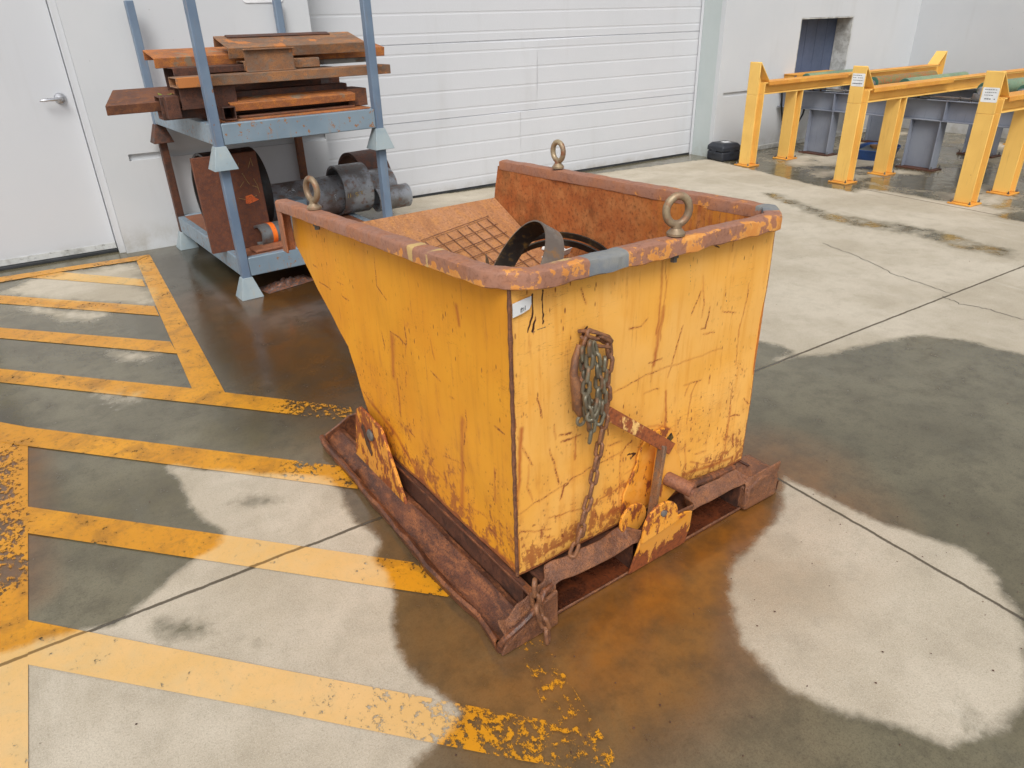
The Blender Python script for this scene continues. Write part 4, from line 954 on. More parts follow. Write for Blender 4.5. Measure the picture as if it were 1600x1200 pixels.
build('front_patch_plate', bm, M['patch_yellow'], hop, bevel=.002)
# ---------------------------------------------------------------- chain
CH = empty('chain', HO, HA, 'bunched rusty and grey chain with hook hanging down the front of the hopper', 'chain')
CH.location = (HO[0], HO[1], 0)
def link_mesh(name, mat, L=.052, W=.0265, r=.0054):
    bm = bmesh.new(); pts = []; rr = (W-2*r)/2; hl = L/2-r-rr
    for k in range(7): a = -math.pi/2+math.pi*k/6; pts.append((hl+rr*math.cos(a), rr*math.sin(a), 0))
    for k in range(7): a = math.pi/2+math.pi*k/6; pts.append((-hl+rr*math.cos(a), rr*math.sin(a), 0))
    tube(bm, pts, r, 8, closed=True); me = bpy.data.meshes.new(name); bmesh.ops.recalc_face_normals(bm, faces=bm.faces); bm.to_mesh(me); bm.free(); me.materials.append(mat); smooth_mesh(me, 60); return me
LM = {'heavy': link_mesh('chain_link_heavy', M['rust_chain'], .060, .032, .0062), 'rust': link_mesh('chain_link_rust', M['rust_chain']), 'zinc': link_mesh('chain_link_zinc', M['zinc'], .044, .0250, .0050)}
for pts, kind in CHAINS:
    P = [Vector(p) for p in pts]; cum = [0]
    for a, b in zip(P, P[1:]): cum.append(cum[-1]+(b-a).length)
    step = {'rust': .0395, 'heavy': .044}.get(kind, .0315); n_ = max(1, round(cum[-1]/step)); roll0 = random.random()*.5
    def at(s):
        for i in range(len(P)-1):
            if s <= cum[i+1]+1e-9: return P[i].lerp(P[i+1], (s-cum[i])/(cum[i+1]-cum[i]))
        return P[-1]
    for i in range(n_):
        a, b = at(cum[-1]*i/n_), at(cum[-1]*(i+1)/n_); t = (b-a).normalized(); n0 = Vector((0, -1, 0)); s_ = t.cross(n0).normalized(); n1 = s_.cross(t).normalized()
        ang = R(20+90*(i % 2)+random.uniform(-14, 14))+roll0; y_ = s_*math.cos(ang)+n1*math.sin(ang); z_ = t.cross(y_)
        o = bpy.data.objects.new('link', LM[kind]); COL.objects.link(o); o.parent = CH; Mx = Matrix((t, y_, z_)).transposed().to_4x4(); Mx.translation = (a+b)/2; o.matrix_local = Mx
# grab hook hanging beside the bundle, and the open pull ring
bm = bmesh.new(); pts = [(.166, -.04, .775), (.150, -.045, .745), (.143, -.048, .712), (.146, -.05, .690), (.152, -.05, .676), (.152, -.052, .650), (.157, -.05, .615), (.164, -.05, .592)]
tube(bm, pts, [.007, .009, .010, .012, .016, .014, .015, .007], 12)
tube(bm, [(.176, -.04, .752), (.176, -.045, .72), (.170, -.048, .694), (.158, -.05, .680)], [.006, .007, .008, .010], 10)
build('chain_hook', bm, M['rust_chain'], CH, smooth=True)
bm = bmesh.new(); tube(bm, [(.167+.012*math.cos(a), -.05, .577+.013*math.sin(a)) for a in np.linspace(0, 2*math.pi, 18)[:-1]], .0042, 8, closed=True); build('hook_ring', bm, M['zinc'], CH, smooth=True)
bm = bmesh.new(); tube(bm, [(.190, -.008, .792), (.200, -.03, .797), (.222, -.042, .790), (.255, -.042, .772), (.268, -.04, .757), (.262, -.04, .742), (.225, -.042, .756), (.200, -.04, .768), (.195, -.012, .778)], .0048, 8); build('hanging_link', bm, M['rust_chain'], CH, smooth=True)
# ---------------------------------------------------------------- scrap inside the hopper
def hw(u, v, z):
    c, s = math.cos(HA), math.sin(HA); return Vector((HO[0]+u*c-v*s, HO[1]+u*s+v*c, z))
def slope_z(v): return .17+(v-.14)*k_
def hthing(name, bm, mat, o3, label, cat, group=None, rot=None, **kw):
    o = build(name, bm, mat, None, **kw); o.location = hw(*o3); o.rotation_euler = rot if rot else (0, 0, HA); return tag(o, label, cat, group)
bm = bmesh.new(); nu_, nv_ = 6, 7
for i in range(nu_+1): tube(bm, [(i*.055, -.02, .001), (i*.055+.004*nz(i, 2), -.19, .003), (i*.055, -.40, .001)], .0021, 5)
for j in range(nv_): tube(bm, [(-.015, -.012-j*.058, .0045), (.17, -.012-j*.058+.003*nz(j, 5), .006), (.345, -.012-j*.058, .0045)], .0021, 5)
th = math.atan(k_); Rm = Matrix.Rotation(HA, 4, 'Z') @ Matrix.Rotation(th, 4, 'X') @ Matrix.Rotation(R(10), 4, 'Z')
o = build('wire_mesh', bm, M['rust_chain']); o.matrix_world = Matrix.Translation(hw(.455, 1.245, slope_z(1.245)+.007)) @ Rm; tag(o, 'rusty square wire mesh lying on the sloped hopper floor', 'wire mesh')
def hoop(loc, axis, L, ro, ri, label, mat=None, n=64):
    bm = bmesh.new(); pipe(bm, (0, 0, 0), axis, L, ro, ri, n); o = build('steel_hoop', bm, mat or M['near_black'], smooth=True); o.location = hw(*loc); o.rotation_euler = (0, 0, HA)
    return tag(o, label, 'steel hoop', 'steel hoops thrown in the hopper')
h1 = hoop((.405, .51, .752), (-.78, .26, .52), .066, .165, .160, 'wide grey steel hoop with black inside, leaning upright among the scrap', M['hoop'])
h1.data.materials.append(M['near_black']); h1.data.update()
for f in h1.data.polygons:                       # the inside of the wide hoop is coloured near black
    c = f.center; ax = Vector((-.78, .26, .52)).normalized(); rad = c-ax*c.dot(ax)
    f.material_index = 1 if rad.normalized().dot(f.normal) < -.5 else 0
hoop((.60, .56, .630), (-.28, -.55, .82), .030, .215, .210, 'thin dark toothed steel hoop lying just behind the wide upright hoop')
hoop((.70, .68, .635), (-.22, -.42, .88), .026, .215, .210, 'thin brown steel hoop farthest from the front edge of the hopper')
bm = bmesh.new(); pts = [(0, 0), (.014, 0), (.016, .06), (.010, .085), (.002, .06)]; ext(bm, pts, 1, 0, .004)
o = build('steel_offcut', bm, M['zinc'], bevel=.001); o.location = hw(.60, 1.0, slope_z(1.0)+.002); o.rotation_euler = (R(-8), R(-6), R(10)); tag(o, 'narrow pointed grey offcut standing on the wire mesh', 'metal offcut')
bm = bmesh.new(); bb(bm, 0, .05, 0, .030, 0, .004); bb(bm, 0, .05, 0, .004, 0, .028); lathe(bm, (.02, .016, .0041), (0, 0, 1), [(.003, 0), (.003, .0006)], 10)
for (p, r, lb) in (((.735, .80, .690), (R(20), R(-10), R(40)), 'small white angle clip peeking out between the hoops'), ((.700, .69, .705), (R(30), 0, R(15)), 'small white angle clip with a hole nearest the blue patch of the rim'), ((.625, .68, .705), (R(35), R(50), R(20)), 'small white angle clip leaning on the wide hoop')):
    me_ = None
    o = build('angle_clip', bm.copy(), M['white_metal'], bevel=.0008); o.location = hw(*p); o.rotation_euler = r; tag(o, lb, 'metal clip', 'white angle clips in the hopper')
bm.free()
# heap of dark scrap the hoops rest on
bm = bmesh.new(); grid = []
for j in range(34):
    row = []
    for i in range(34):
        u, v = .010+i*(HW-.020)/33, .010+j*.95/33; z = max(slope_z(v)+.004, .655+.04*nz(u*7, v*7)+.03*nz(u*17, v*15, 3)+.015*nz(u*40, v*40, 6)-max(0, (v-.58-.28*u))*1.6)
        row.append(bm.verts.new((u, v, z)))
    grid.append(row)
for a, b in zip(grid, grid[1:]):
    for i in range(33): bm.faces.new((a[i], a[i+1], b[i+1], b[i]))
o = build('scrap_heap', bm, M['rust_heap'], smooth=True); o.location = HO; o.rotation_euler = (0, 0, HA); tag(o, 'heap of dark rusty scrap filling the hopper bottom', 'scrap', kind='stuff')
# ---------------------------------------------------------------- stacking racks
RO_ = Vector((.84, 4.28, 0)); RA_ = R(4)
RWd, RDp = .975, 1.385
def rack(z0, label, cols):
    t = empty('stacking_rack', (RO_.x, RO_.y, z0), RA_, label, 'stacking rack', 'stacked steel racks by the wall')
    bm = bmesh.new(); w_ = .025
    for v in (0, RDp): bb(bm, w_+.001, RWd-w_-.001, v-.022, v+.022, .125, .236)
    for u in (0, RWd): bb(bm, u-.022, u+.022, w_+.001, RDp-w_-.001, .126, .235)
    build('frame', bm, M['blue_beam'], t, bevel=.005)
    bm = bmesh.new(); bb(bm, .024, RWd-.024, .024, RDp-.024, .222, .230); build('deck', bm, M['rust_purple'], t)
    for u in (0, RWd):
        for v in (0, RDp):
            bm = bmesh.new(); bb(bm, u-w_, u+w_, v-w_, v+w_, .112, .870); build('post', bm, M[('rust_dark' if u == 0 else 'rust_brown') if (v > 0 and z0 == 0) else 'blue_paint'], t, bevel=.004)
            bm = bmesh.new(); a, b = .030, .066
            lo_ = [bm.verts.new((u+sx*b, v+sy*b, 0)) for sx, sy in ((-1, -1), (1, -1), (1, 1), (-1, 1))]; hi_ = [bm.verts.new((u+sx*a, v+sy*a, .122)) for sx, sy in ((-1, -1), (1, -1), (1, 1), (-1, 1))]
            li_ = [bm.verts.new((u+sx*(b-.005), v+sy*(b-.005), 0)) for sx, sy in ((-1, -1), (1, -1), (1, 1), (-1, 1))]; hi2 = [bm.verts.new((u+sx*.024, v+sy*.024, .112)) for sx, sy in ((-1, -1), (1, -1), (1, 1), (-1, 1))]
            for i in range(4):
                j = (i+1) % 4; bm.faces.new((lo_[i], lo_[j], hi_[j], hi_[i])); bm.faces.new((li_[i], li_[j], hi2[j], hi2[i])); bm.faces.new((lo_[i], lo_[j], li_[j], li_[i]))
            bm.faces.new(hi_); bm.faces.new(hi2)
            build('foot', bm, M['rust_dark' if (v > 0 and u == 0 and z0 > 0) else 'blue_foot'], t, bevel=.003)
    return t
rack(0, 'blue-grey steel rack on the ground loaded with pipes, under another rack', None)
rack(.748, 'upper blue-grey steel rack loaded with rusty channels, stacked on the lower rack', None)
def rkw(u, v, z):
    c, s = math.cos(RA_), math.sin(RA_); return Vector((RO_.x+u*c-v*s, RO_.y+u*s+v*c, z))
def rthing(name, bm, mat, u, v, z, label, cat, yaw=0, roll=0, pitch=0, group=None, **kw):
    o = build(name, bm, mat, None, **kw); o.location = rkw(u, v, z); o.rotation_euler = (R(roll), R(pitch), RA_+R(yaw)); return tag(o, label, cat, group)
GP = 'rusty steel offcuts piled on the upper rack'
def channel(L, W, H, t=.008, cut=0, up=False):
    """web on top (n shape), front flange at y=0"""
    bm = bmesh.new(); P = [(0, 0), (t, 0), (t, H-t), (W-t, H-t), (W-t, 0), (W, 0), (W, H), (0, H)]
    if up: P = [(y, H-z) for y, z in P]
    a = [bm.verts.new((cut*(y/W) if cut else 0, y, z)) for y, z in P]; b = [bm.verts.new((L-cut*0, y, z)) for y, z in P]; bm.faces.new(a[::-1]); bm.faces.new(b)
    for i in range(8): bm.faces.new((a[i], a[(i+1) % 8], b[(i+1) % 8], b[i]))
    return bm
def sqtube(L, W, H, t=.006):
    bm = bmesh.new(); o = [(0, 0), (W, 0), (W, H), (0, H)]; i_ = [(t, t), (W-t, t), (W-t, H-t), (t, H-t)]
    vs = [[bm.verts.new((x, y, z)) for y, z in pr] for x, pr in ((0, o), (0, i_), (L, o), (L, i_))]
    for k in range(4):
        j = (k+1) % 4
        bm.faces.new((vs[0][k], vs[0][j], vs[2][j], vs[2][k])); bm.faces.new((vs[1][k], vs[1][j], vs[3][j], vs[3][k])); bm.faces.new((vs[0][k], vs[0][j], vs[1][j], vs[1][k])); bm.faces.new((vs[2][k], vs[2][j], vs[3][j], vs[3][k]))
    return bm
def plate(L, W, H): bm = bmesh.new(); bb(bm, 0, L, 0, W, 0, H); return bm
bv = dict(bevel=.003)
D0 = .979
rthing('steel_plate', plate(.90, .55, .010), M['rust_orange'], .06, .05, D0, 'flat orange-rusted plate on the deck edge of the upper rack', 'steel plate', group=GP, **bv)
rthing('steel_plate', plate(.72, .40, .012), M['rust_brown'], .17, .10, D0+.011, 'thin brown plate between the deck plate and the orange channel', 'steel plate', yaw=1, group=GP, **bv)
rthing('square_tube', sqtube(.95, .07, .07), M['rust_dark'], .14, .04, D0+.012, 'dark square tube with its open end showing by the front-left post', 'steel tube', yaw=88, group=GP, **bv)
rthing('steel_channel', channel(.76, .27, .042), M['rust_orange'], .135, .11, D0+.048, 'bright orange channel lying lowest at the front of the pile', 'steel channel', roll=11, group=GP, **bv)
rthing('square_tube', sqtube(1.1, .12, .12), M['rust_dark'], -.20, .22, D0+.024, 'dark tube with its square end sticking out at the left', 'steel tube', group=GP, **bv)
rthing('steel_channel', channel(.9, .28, .052, cut=.10), M['rust_brown'], -.455, .33, 1.042, 'dark red channel with a slanted cut end poking out far left of the rack', 'steel channel', roll=12, group=GP, **bv)
rthing('steel_block', plate(.07, .15, .115), M['rust_dark'], -.185, .16, 1.012, 'short dark steel block hanging at the left edge of the pile', 'steel block', group=GP, **bv)
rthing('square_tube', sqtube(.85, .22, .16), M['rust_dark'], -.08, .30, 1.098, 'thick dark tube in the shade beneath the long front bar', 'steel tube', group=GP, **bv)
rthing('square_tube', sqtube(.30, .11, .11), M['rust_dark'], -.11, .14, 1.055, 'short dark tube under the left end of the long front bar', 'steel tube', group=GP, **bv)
rthing('steel_block', plate(.13, .20, .10), M['rust_brown'], .87, .16, D0+.012, 'brown steel block beside the right end of the bright orange channel', 'steel block', group=GP, **bv)
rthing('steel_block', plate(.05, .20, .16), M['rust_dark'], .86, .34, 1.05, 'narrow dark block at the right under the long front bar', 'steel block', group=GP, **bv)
rthing('square_tube', sqtube(1.28, .15, .052), M['rust_yellow'], -.125, .10, 1.166, 'long yellowish-brown bar running across the whole front of the pile', 'steel bar', yaw=0.3, group=GP, **bv)
rthing('steel_bar', plate(.62, .17, .035), M['rust_dark'], .08, .27, 1.222, 'dark flat bar lying on the long front bar', 'steel bar', group=GP, **bv)
rthing('steel_channel', channel(.46, .13, .052), M['rust_yellow'], .30, .26, 1.222, 'short yellow-stained channel behind the standing channel piece', 'steel channel', group=GP, **bv)
rthing('steel_bar', plate(1.05, .09, .030), M['steel_grey'], .20, .47, 1.222, 'grey flat bar lying at the right on top of the long bar', 'steel bar', group=GP, **bv)
rthing('steel_channel', channel(1.42, .24, .055), M['rust_orange'], -.14, .42, 1.254, 'long orange channel with grey mill scale crossing behind the pile', 'steel channel', yaw=-.5, roll=9, group=GP, **bv)
bm = bmesh.new(); bb(bm, 0, .285, 0, .008, 0, .112); bb(bm, -.006, .291, -.022, .010, .112, .119); bb(bm, 0, .285, -.02, 0, 0, .006)
rthing('steel_channel', bm, M['rust_yellow'], .29, .195, 1.219, 'short channel piece standing on edge at the front centre of the pile', 'steel channel', group=GP, bevel=.002)
rthing('steel_channel', channel(.86, .25, .058), M['rust_yellow'], .235, .30, 1.288, 'broad brown-orange channel on the very top of the pile', 'steel channel', roll=14, group=GP, **bv)
rthing('steel_plate', plate(.64, .05, .006), M['rust_dark'], .30, .470, 1.391, 'thin dark strip lying along the back of the topmost broad channel', 'steel strip', group=GP, roll=14)
bm = bmesh.new()
for k in range(9):
    a = random.uniform(0, 6.28); L_ = random.uniform(.02, .05); c = Vector((random.uniform(-.03, .03), random.uniform(-.02, .02), 0)); d_ = Vector((math.cos(a), math.sin(a)*.5, random.uniform(.2, 1.1))).normalized(); s_ = d_.cross(Vector((.3, 1, .1))).normalized()*.006
    v = [bm.verts.new(c), bm.verts.new(c+d_*L_*.5+s_), bm.verts.new(c+d_*L_), bm.verts.new(c+d_*L_*.5-s_)]; bm.faces.new(v)
rthing('weed', bm, M['leaf'], -.12, .33, 1.108, 'tiny yellow-green weed sprouting in the left side of the steel pile', 'weed')
# lower rack load
GL = 'pipes and plates on the lower rack'; D1 = .231
bm = plate(.375, .028, .555); pl_ = rthing('steel_plate', bm, M['rust_plate'], -.105, .215, D1+.002, 'thick dark rusty square plate standing upright behind the front-left post', 'steel plate', roll=-3, group=GL, **bv)
def chalk(par, polys, mat, ax, off, t=.0006, name='chalk_mark'):
    bm = bmesh.new()
    for p in polys: tube(bm, [(x, off, z) for x, z in p], t, 5)
    return build(name, bm, mat, par)
random.seed(3)
arcs = [[(.30+.05*math.cos(a), .33+.05*math.sin(a)*.6) for a in np.linspace(.2, 3.0, 9)], [(.25, .47), (.262, .50)], [(.27, .44), (.285, .40), (.30, .37)], [(.22, .30), (.27, .28), (.33, .30)], [(.31, .46), (.33, .50)], [(.33, .40), (.345, .36), (.35, .31)], [(.02, .46), (.03, .38), (.04, .30), (.05, .2)], [(.24, .36), (.27, .39)], [(.335, .52), (.342, .47)]]
for a_ in arcs[1:6]+arcs[7:]: chalk(pl_, [a_], M['yellow_chalk'], 1, -.0001, .0007)
chalk(pl_, [arcs[0][:4]], M['yellow_chalk'], 1, -.0001, .0007)
bm = bmesh.new(); ext(bm, [(.255, .262), (.275, .258), (.325, .27), (.338, .275), (.32, .285), (.30, .31), (.262, .305)], 1, -.0012, -.0003); build('chalk_patch', bm, M['orange_chalk'], pl_)
def rpipe(u, v, z, axis, L, ro, ri, mat, label, name='steel_pipe', group=GL):
    bm = bmesh.new(); pipe(bm, (0, 0, 0), axis, L, ro, ri, 64); o = build(name, bm, mat, smooth=True); o.location = rkw(u, v, z); o.rotation_euler = (0, 0, RA_); return tag(o, label, 'steel pipe', group)
rpipe(.205, .66, D1+.262, (1, .05, 0), .33, .260, .245, M['steel_black'], 'very wide black pipe ring behind the upright rusty plate')
rp = rpipe(.86, .64, D1+.137, (1, .0, 0), .95, .135, .120, M['steel_dark'], 'long dark pipe with bluish mill scale lying through the wide collar')
rc = rpipe(1.0, .60, D1+.172, (1, -.02, 0), .215, .170, .155, M['steel_dark'], 'wide short steel collar slipped over the long dark pipe')
rpipe(1.24, .84, D1+.190, (1, .1, 0), .24, .188, .17, M['rust_dark'], 'rust-brown pipe stub behind the front-right post')
rpipe(1.27, .50, D1+.085, (1, .0, 0), .26, .083, .070, M['steel_dark'], 'small grey pipe poking out to the right of the lower rack')
o = rpipe(.30, .20, D1+.068, (1, .12, 0), .26, .066, .054, M['steel_grey'], 'small grey pipe with an orange paint band near the front-left post')
bm = bmesh.new(); u_, v_, a_ = basis((1, .12, 0)); pipe(bm, a_*-.045, (1, .12, 0), .030, .0672, .0662, 48); build('paint_band', bm, M['orange_spray'], o, smooth=True)
# chalk figures: "11 57" on the collar, scribble on the pipe
def on_cyl(par, strokes, mat, R_, x0, ang0, tilt, wdt=.0018, axis=(1, 0, 0)):
    bm = bmesh.new()
    for p in strokes:
        pts = []
        for (a, b), (c, d) in zip(p, p[1:]):
            for k in range(5): pts.append((a+(c-a)*k/5, b+(d-b)*k/5))
        pts.append(p[-1]); tube(bm, [(x0+x, -math.cos(ang0+h/R_)*R_, math.sin(ang0+h/R_)*R_) for x, h in pts], wdt, 5)
    return build('chalk_writing', bm, mat, par)
on_cyl(rc, [[(0, 0), (.002, .026)], [(.018, 0), (.020, .026)], [(.078, .028), (.060, .026), (.058, .016), (.072, .016), (.076, .006), (.060, .0)], [(.088, .028), (.112, .030), (.098, .016), (.115, .014)]], M['yellow_chalk'], .1705, -.095, R(-8), 0)
on_cyl(rp, [[(0, .05), (.012, .04), (.0, .03), (.014, .018)], [(.03, .06), (.04, .04), (.055, .055)], [(.05, .03), (.065, .04), (.075, .02)], [(.085, .055), (.095, .035)], [(.02, .02), (.045, .012), (.06, .004)], [(.075, .045), (.10, .03)], [(.02, .07), (.03, .075)]], M['white_chalk'], .1355, -.38, R(28), 0, .0022)
on_cyl(rp, [[(.0, .03), (.006, -.015)], [(-.006, .028), (.010, .032)]], M['white_chalk'], .1355, -.02, R(0), 0, .0022)
rthing('steel_plate', plate(.24, .10, .014), M['rust_purple'], .10, .05, D1+.002, 'small rust-pink plate on the front edge of the lower rack', 'steel plate', yaw=3, roll=4, group=GL, **bv)
rthing('steel_block', plate(.16, .12, .20), M['blue_beam'], .42, .36, D1+.002, 'blue-grey painted block between the upright plate and the pipes', 'steel block', group=GL, bevel=.006)
rthing('steel_plate', plate(.42, .12, .008), M['rust_brown'], .40, .05, D1+.002, 'brown strip lying along the front edge of the lower deck', 'steel strip', group=GL)
# sodden litter under the rack
bm = bmesh.new(); g_ = []
for j in range(18):
    row = []
    for i in range(26):
        x, y = i/25, j/17; e = max(0, 1-((x-.5)/.5)**2-((y-.5)/.5)**2); row.append(bm.verts.new(((x-.5)*.34, (y-.5)*.16, .0025+e*.035*(.5+nz(x*9, y*7)+.8*abs(nz(x*22, y*20, 3)))*(e > .02))))
    g_.append(row)
for a, b in zip(g_, g_[1:]):
    for i in range(25): bm.faces.new((a[i], a[i+1], b[i+1], b[i]))
o = build('sodden_litter', bm, M['litter'], smooth=False); o.location = (1.09, 4.36, 0); o.rotation_euler = (0, 0, .25); tag(o, 'sodden grey and orange litter clump on the wet ground below the rack', 'litter')
# ---------------------------------------------------------------- yellow transfer frames
def ipost(bm, x0, x1, y0, y1, z0, z1, t=.010):
    """W section: flanges facing -X and +X, web between"""
    bb(bm, x0, x0+t, y0, y1, z0, z1); bb(bm, x1-t, x1, y0, y1, z0, z1); ym = (y0+y1)/2; bb(bm, x0+t+.0005, x1-t-.0005, ym-.005, ym+.005, z0, z1)
def yframe(yc, label, sticker=None, xe=9.6):
    t = empty('transfer_frame', (6.28, yc, 0), 0, label, 'steel frame', 'yellow transfer frames over the conveyor')
    hwid = .068; zt = .812; zb = .700
    for k, (x0, x1, full) in enumerate(((-.045, .065, True), (.575, .685, False), (2.37, 2.48, False), (3.20, 3.30, False))):
        bm = bmesh.new(); ipost(bm, x0, x1, -hwid, hwid, .016, (.905 if False else (zb-.001)))
        if full:
            bb(bm, x0, x0+.010, -hwid, hwid, zb, 1.0); ext(bm, [(x0+.011, zb), (x1-.011, zb), (x1+.0, zt+.02), (x0+.011, .99)], 1, -.005, .005)
            bb(bm, x1-.010, x1, -hwid, hwid, zb, zt-.01)
            # sloping stop plate from the post head down to the beam
            a, b = Vector((x0+.004, 0, 1.004)), Vector((x1+.055, 0, zt+.004)); d_ = (b-a).normalized(); n_ = Vector((-d_.z, 0, d_.x)); Rm = Matrix((d_, Vector((0, 1, 0)), n_ if False else d_.cross(Vector((0, 1, 0))))).transposed(); box(bm, (a+b)/2, ((b-a).length, hwid*2+.004, .010), Rm)
        build('post', bm, M['frame_yellow'], t, bevel=.003)
        b2 = bmesh.new(); bb(b2, x0-.04, x1+.03, -.095, .095, 0, .014); bp = build('base_plate', b2, M['frame_edge'], t, bevel=.004)
        for sx in (x0-.022, x1+.014):
            for sy in (-.075, .075): b2 = bmesh.new(); lathe(b2, (sx, sy, .0142), (0, 0, 1), [(.009, 0), (.009, .009), (.005, .010), (.005, .022)], 6); build('anchor_bolt', b2, M['bolt_grey'], bp)
    L = xe-6.28
    bm = bmesh.new(); bb(bm, .066, L-.05, -hwid, hwid, zb, zb+.009); bb(bm, .066, L-.05, -.005, .005, zb+.010, zt-.012); bb(bm, .066, L-.05, -hwid, hwid, zt-.011, zt)
    build('beam', bm, M['frame_yellow'], t, bevel=.002)
    bm = bmesh.new(); bb(bm, .10, 1.40, -.078, .078, zt+.001, zt+.008); bb(bm, .10, 1.40, -.084, -.0785, zt-.028, zt+.008); bb(bm, 1.45, L-.06, -.072, .072, zt+.001, zt+.008); build('wear_plate', bm, M['frame_edge'], t, bevel=.002)
    bm = bmesh.new(); a, b = Vector((L-.12, 0, zt+.004)), Vector((L+.02, 0, .96)); d_ = (b-a).normalized(); Rm = Matrix((d_, Vector((0, 1, 0)), d_.cross(Vector((0, 1, 0))))).transposed(); box(bm, (a+b)/2, ((b-a).length, .13, .010), Rm)
    ext(bm, [(L-.10, zt+.012), (L+.02, .95), (L+.02, zb), (L-.05, zb)], 1, -.004, .004); bb(bm, L+.0205, L+.031, -.065, .065, zb, .965); build('end_stop', bm, M['frame_yellow'], t, bevel=.002)
    if sticker:
        bm = bmesh.new(); ext(bm, [(y, z) for y, z in rrect(-hwid+.006, hwid-.010, sticker-.06, sticker+.045, .008)], 0, -.0462, -.0453)
        s_ = build('warning_label', bm, M['white_paper'], t)
        bm = bmesh.new(); rnd = random.Random(int(yc*100))
        for r_i, zz in enumerate((.028, .008, -.012, -.040)):
            y = -.045
            while y < .045:
                w__ = rnd.uniform(.006, .016)
                if rnd.random() > (.35 if r_i < 3 else .1): bb(bm, -.0470, -.0463, y, y+w__, sticker+zz, sticker+zz+(.007 if r_i == 3 else .004))
                y += w__+.004
        build('label_print', bm, M['ink'], s_)
    return t
yframe(5.17, 'yellow steel frame nearest the wall with the black case at its foot')
yframe(4.03, 'middle yellow steel frame with a white label high on its post', .90)
yframe(2.91, 'nearest yellow steel frame cut by the right edge of the photo', .845)
# short yellow shelf under the wall opening
bm = bmesh.new(); bb(bm, 7.42, 8.20, 5.56, 5.73, .800, .808); bb(bm, 7.42, 8.20, 5.55, 5.559, .765, .808); ext(bm, [(5.57, .799), (5.734, .799), (5.734, .70)], 0, 7.43, 7.44); ext(bm, [(5.57, .799), (5.734, .799), (5.734, .70)], 0, 8.18, 8.19)
o = build('sill_shelf', bm, M['frame_edge'], bevel=.002); tag(o, 'short yellow steel shelf fixed to the wall below the conveyor opening', 'steel shelf')
# ---------------------------------------------------------------- roller conveyor
CV = empty('roller_conveyor', (7.42, 4.0, 0), 0, 'grey steel roller conveyor with green rollers running under the yellow frames to the wall opening', 'conveyor')
for x in (0, 1.16):
    bm = bmesh.new(); bb(bm, x-.06, x+.06, -4.5, 1.72, .462, .472); bb(bm, x-.06, x+.06, -4.5, 1.72, .645, .655); bb(bm, x-.005, x+.005, -4.5, 1.72, .4725, .6445)
    for yy in (-3.6, -2.5, -1.35, -.2, 1.0, 1.6): bb(bm, x-.058, x+.058, yy-.004, yy+.004, .473, .644)
    build('rail_beam', bm, M['grey_beam'], CV, bevel=.002)
    for yy in (-3.65, -2.48, -1.30, -.04, 1.13):
        bm = bmesh.new(); bb(bm, x-.06, x+.06, yy-.15, yy-.14, .016, .461); bb(bm, x-.06, x+.06, yy+.14, yy+.15, .016, .461); bb(bm, x-.006, x+.004, yy-.139, yy+.139, .016, .461)
        l = build('leg', bm, M['grey_beam'], CV, bevel=.002)
        bm = bmesh.new(); bb(bm, x-.09, x+.09, yy-.19, yy+.19, 0, .015); build('foot_plate', bm, M['rust_dark'], l, bevel=.002)
        for sx in (-.075, .075):
            for sy in (-.17, .17): bm = bmesh.new(); lathe(bm, (x+sx, yy+sy, .0152), (0, 0, 1), [(.010, 0), (.010, .01), (.006, .011), (.006, .03)], 6); build('anchor_bolt', bm, M['bolt_grey'], l)
    bm = bmesh.new(); bb(bm, x-.045, x+.045, -4.5, 1.72, .672, .680)
    for k in range(14): lathe(bm, (x-.03, -3.9+k*.40, .656), (0, 0, 1), [(.012, 0), (.012, .014), (.007, .0145), (.007, .040)], 6); lathe(bm, (x-.03, -3.6+k*.40, .656), (0, 0, 1), [(.012, 0), (.012, .014), (.007, .0145), (.007, .040)], 6)
    build('bearing_rail', bm, M['bolt_grey'], CV, bevel=.001)
for i, yy in enumerate((1.45, .64, .30, -.46, -.80, -1.50, -1.90, -2.60, -3.0)):
    bm = bmesh.new(); zc = .758; lathe(bm, (.03, yy, zc), (1, 0, 0), [(.062, 0), (.066, .004), (.066, 1.096), (.062, 1.10)], 40)
    r_ = build('roller', bm, M['roller_rust'] if i == 1 else M['roller_green'], CV, smooth=True)
    bm = bmesh.new(); lathe(bm, (.0295, yy, zc), (-1, 0, 0), [(.061, 0), (.061, .002), (.050, .003)], 32); build('roller_end', bm, M['roller_cap'], r_, smooth=True)
    bm = bmesh.new(); lathe(bm, (.026, yy, zc-.004), (-1, 0, 0), [(.034, 0), (.034, .045), (.026, .05), (.026, .052)], 24); bb(bm, -.045, .02, yy-.05, yy+.05, .681, zc-.03); build('bearing', bm, M['steel_dark'], r_, smooth=True)
# ---------------------------------------------------------------- small things by the wall
cs = empty('tool_case', (6.365, 5.57, 0), R(-8), 'black plastic tool case on the ground against the wall', 'tool case')
bm = bmesh.new(); ext(bm, [(-.125, .0), (.125, .0), (.13, .05), (.128, .10), (-.128, .10), (-.13, .05)], 1, -.13, .13); build('case_body', bm, M['black_plastic'], cs, bevel=.018, segs=3)
bm = bmesh.new(); lo_ = [bm.verts.new((sx*.13, sy*.132, .102)) for sx, sy in ((-1, -1), (1, -1), (1, 1), (-1, 1))]; md = [bm.verts.new((sx*.128, sy*.13, .150)) for sx, sy in ((-1, -1), (1, -1), (1, 1), (-1, 1))]; hi_ = [bm.verts.new((sx*.095, sy*.10, .185)) for sx, sy in ((-1, -1), (1, -1), (1, 1), (-1, 1))]
for A, B in ((lo_, md), (md, hi_)):
    for i in range(4): bm.faces.new((A[i], A[(i+1) % 4], B[(i+1) % 4], B[i]))
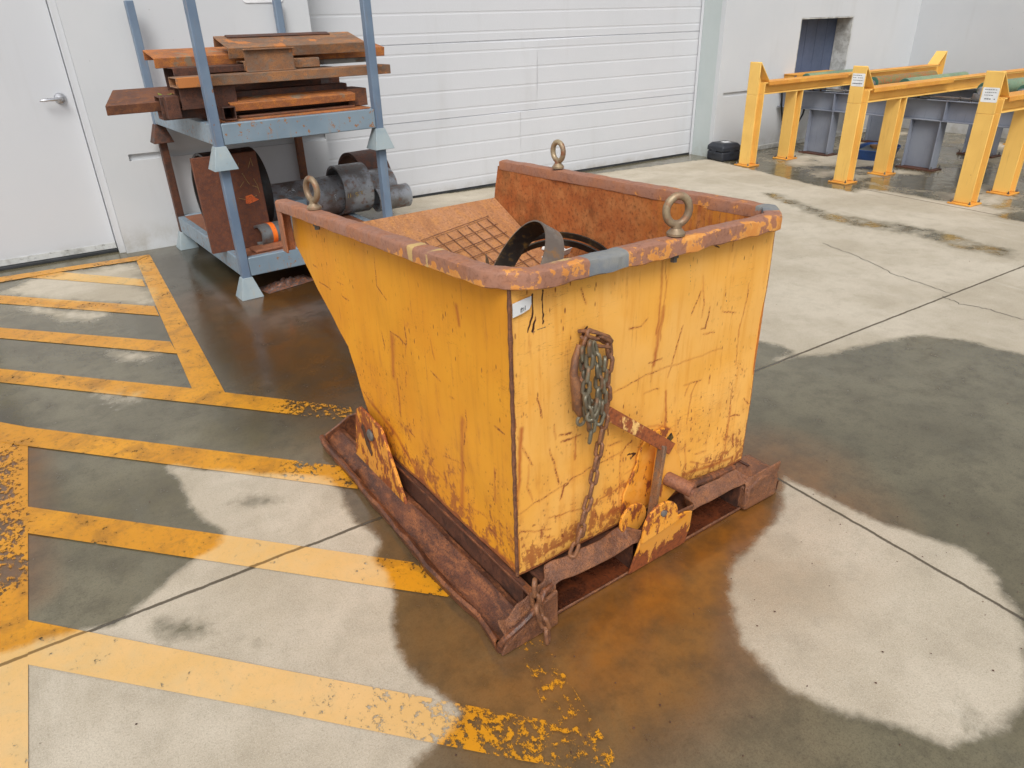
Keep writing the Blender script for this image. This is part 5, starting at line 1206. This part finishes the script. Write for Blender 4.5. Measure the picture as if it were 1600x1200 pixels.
bm.faces.new(lo_); bm.faces.new(hi_); build('case_lid', bm, M['black_plastic'], cs, bevel=.008)
bm = bmesh.new(); bb(bm, -.03, .04, -.135, -.1305, .07, .12); build('latch', bm, M['black_plastic'], cs, bevel=.003); bm = bmesh.new(); bb(bm, -.135, -.1305, -.02, .05, .07, .12); build('latch', bm, M['black_plastic'], cs, bevel=.003)
bm = bmesh.new(); ext(bm, [(-.03, -.04), (.05, -.05), (.06, .02), (.02, .045), (-.035, .03)], 2, .1856, .1863); build('case_sticker', bm, M['white_paper'], cs)
tb = empty('plastic_tub', (7.70, 4.60, 0), .3, 'low blue and grey plastic tub on the ground beneath the conveyor', 'tub')
bm = bmesh.new(); P_ = []
for zz, k, in ((0, .86), (.095, 1.0), (.10, 1.03), (.106, 1.03), (.106, .99), (.02, .84)):
    P_.append([bm.verts.new((.30*k*math.copysign(abs(math.cos(a))**.6, math.cos(a)), .20*k*math.copysign(abs(math.sin(a))**.6, math.sin(a)), zz)) for a in np.linspace(0, 2*math.pi, 33)[:-1]])
for A, B in zip(P_, P_[1:]):
    for i in range(32): bm.faces.new((A[i], A[(i+1) % 32], B[(i+1) % 32], B[i]))
bm.faces.new(P_[0]); bm.faces.new(P_[-1]); build('tub_body', bm, M['blue_plastic'], tb, smooth=True)
bm = bmesh.new(); bb(bm, -.22, .22, -.14, .14, .085, .095); build('tub_lid', bm, M['grey_plastic'], tb, bevel=.004)
bm = bmesh.new(); bb(bm, -.07, .08, -.08, .06, .096, .120); o = build('cardboard_scrap', bm, M['tan_card'], bevel=.003); o.location = tb.location; o.rotation_euler = (0, 0, .8); tag(o, 'tan cardboard scrap lying in the blue tub', 'cardboard')
bm = bmesh.new(); tube(bm, [(7.02, 5.42, .70), (7.05, 5.42, .50), (7.10, 5.42, .36), (7.18, 5.42, .29), (7.28, 5.42, .275), (7.38, 5.42, .31), (7.45, 5.42, .40), (7.46, 5.42, .47)], .010, 8)
o = build('hose', bm, M['rubber'], smooth=True); tag(o, 'black hose looping down between the first yellow frame and the conveyor leg', 'hose')
# grit and flakes of rust scattered on the slab
rnd = random.Random(11); bm = bmesh.new()
for k in range(170):
    if k < 80: x, y = rnd.uniform(.55, 2.3), rnd.uniform(.35, 1.2)
    else: x, y = rnd.uniform(-.4, 5.5), rnd.uniform(.3, 5.0)
    if .6 < x < 1.85 and 1.12 < y < 2.5: continue
    r_ = rnd.uniform(.0010, .0030)*(1.5 if rnd.random() < .06 else 1); n_ = rnd.randint(4, 6); a0 = rnd.random()*6
    top = bm.verts.new((x, y, .003+r_*.8)); ring = [bm.verts.new((x+r_*rnd.uniform(.6, 1.4)*math.cos(a0+6.283*i/n_), y+r_*rnd.uniform(.6, 1.4)*math.sin(a0+6.283*i/n_), .0025)) for i in range(n_)]
    for i in range(n_): bm.faces.new((ring[i], ring[(i+1) % n_], top))
o = build('rust_grit', bm, M['rust_dark']); tag(o, 'scattered rust flakes and grit on the slab', 'grit', kind='stuff')
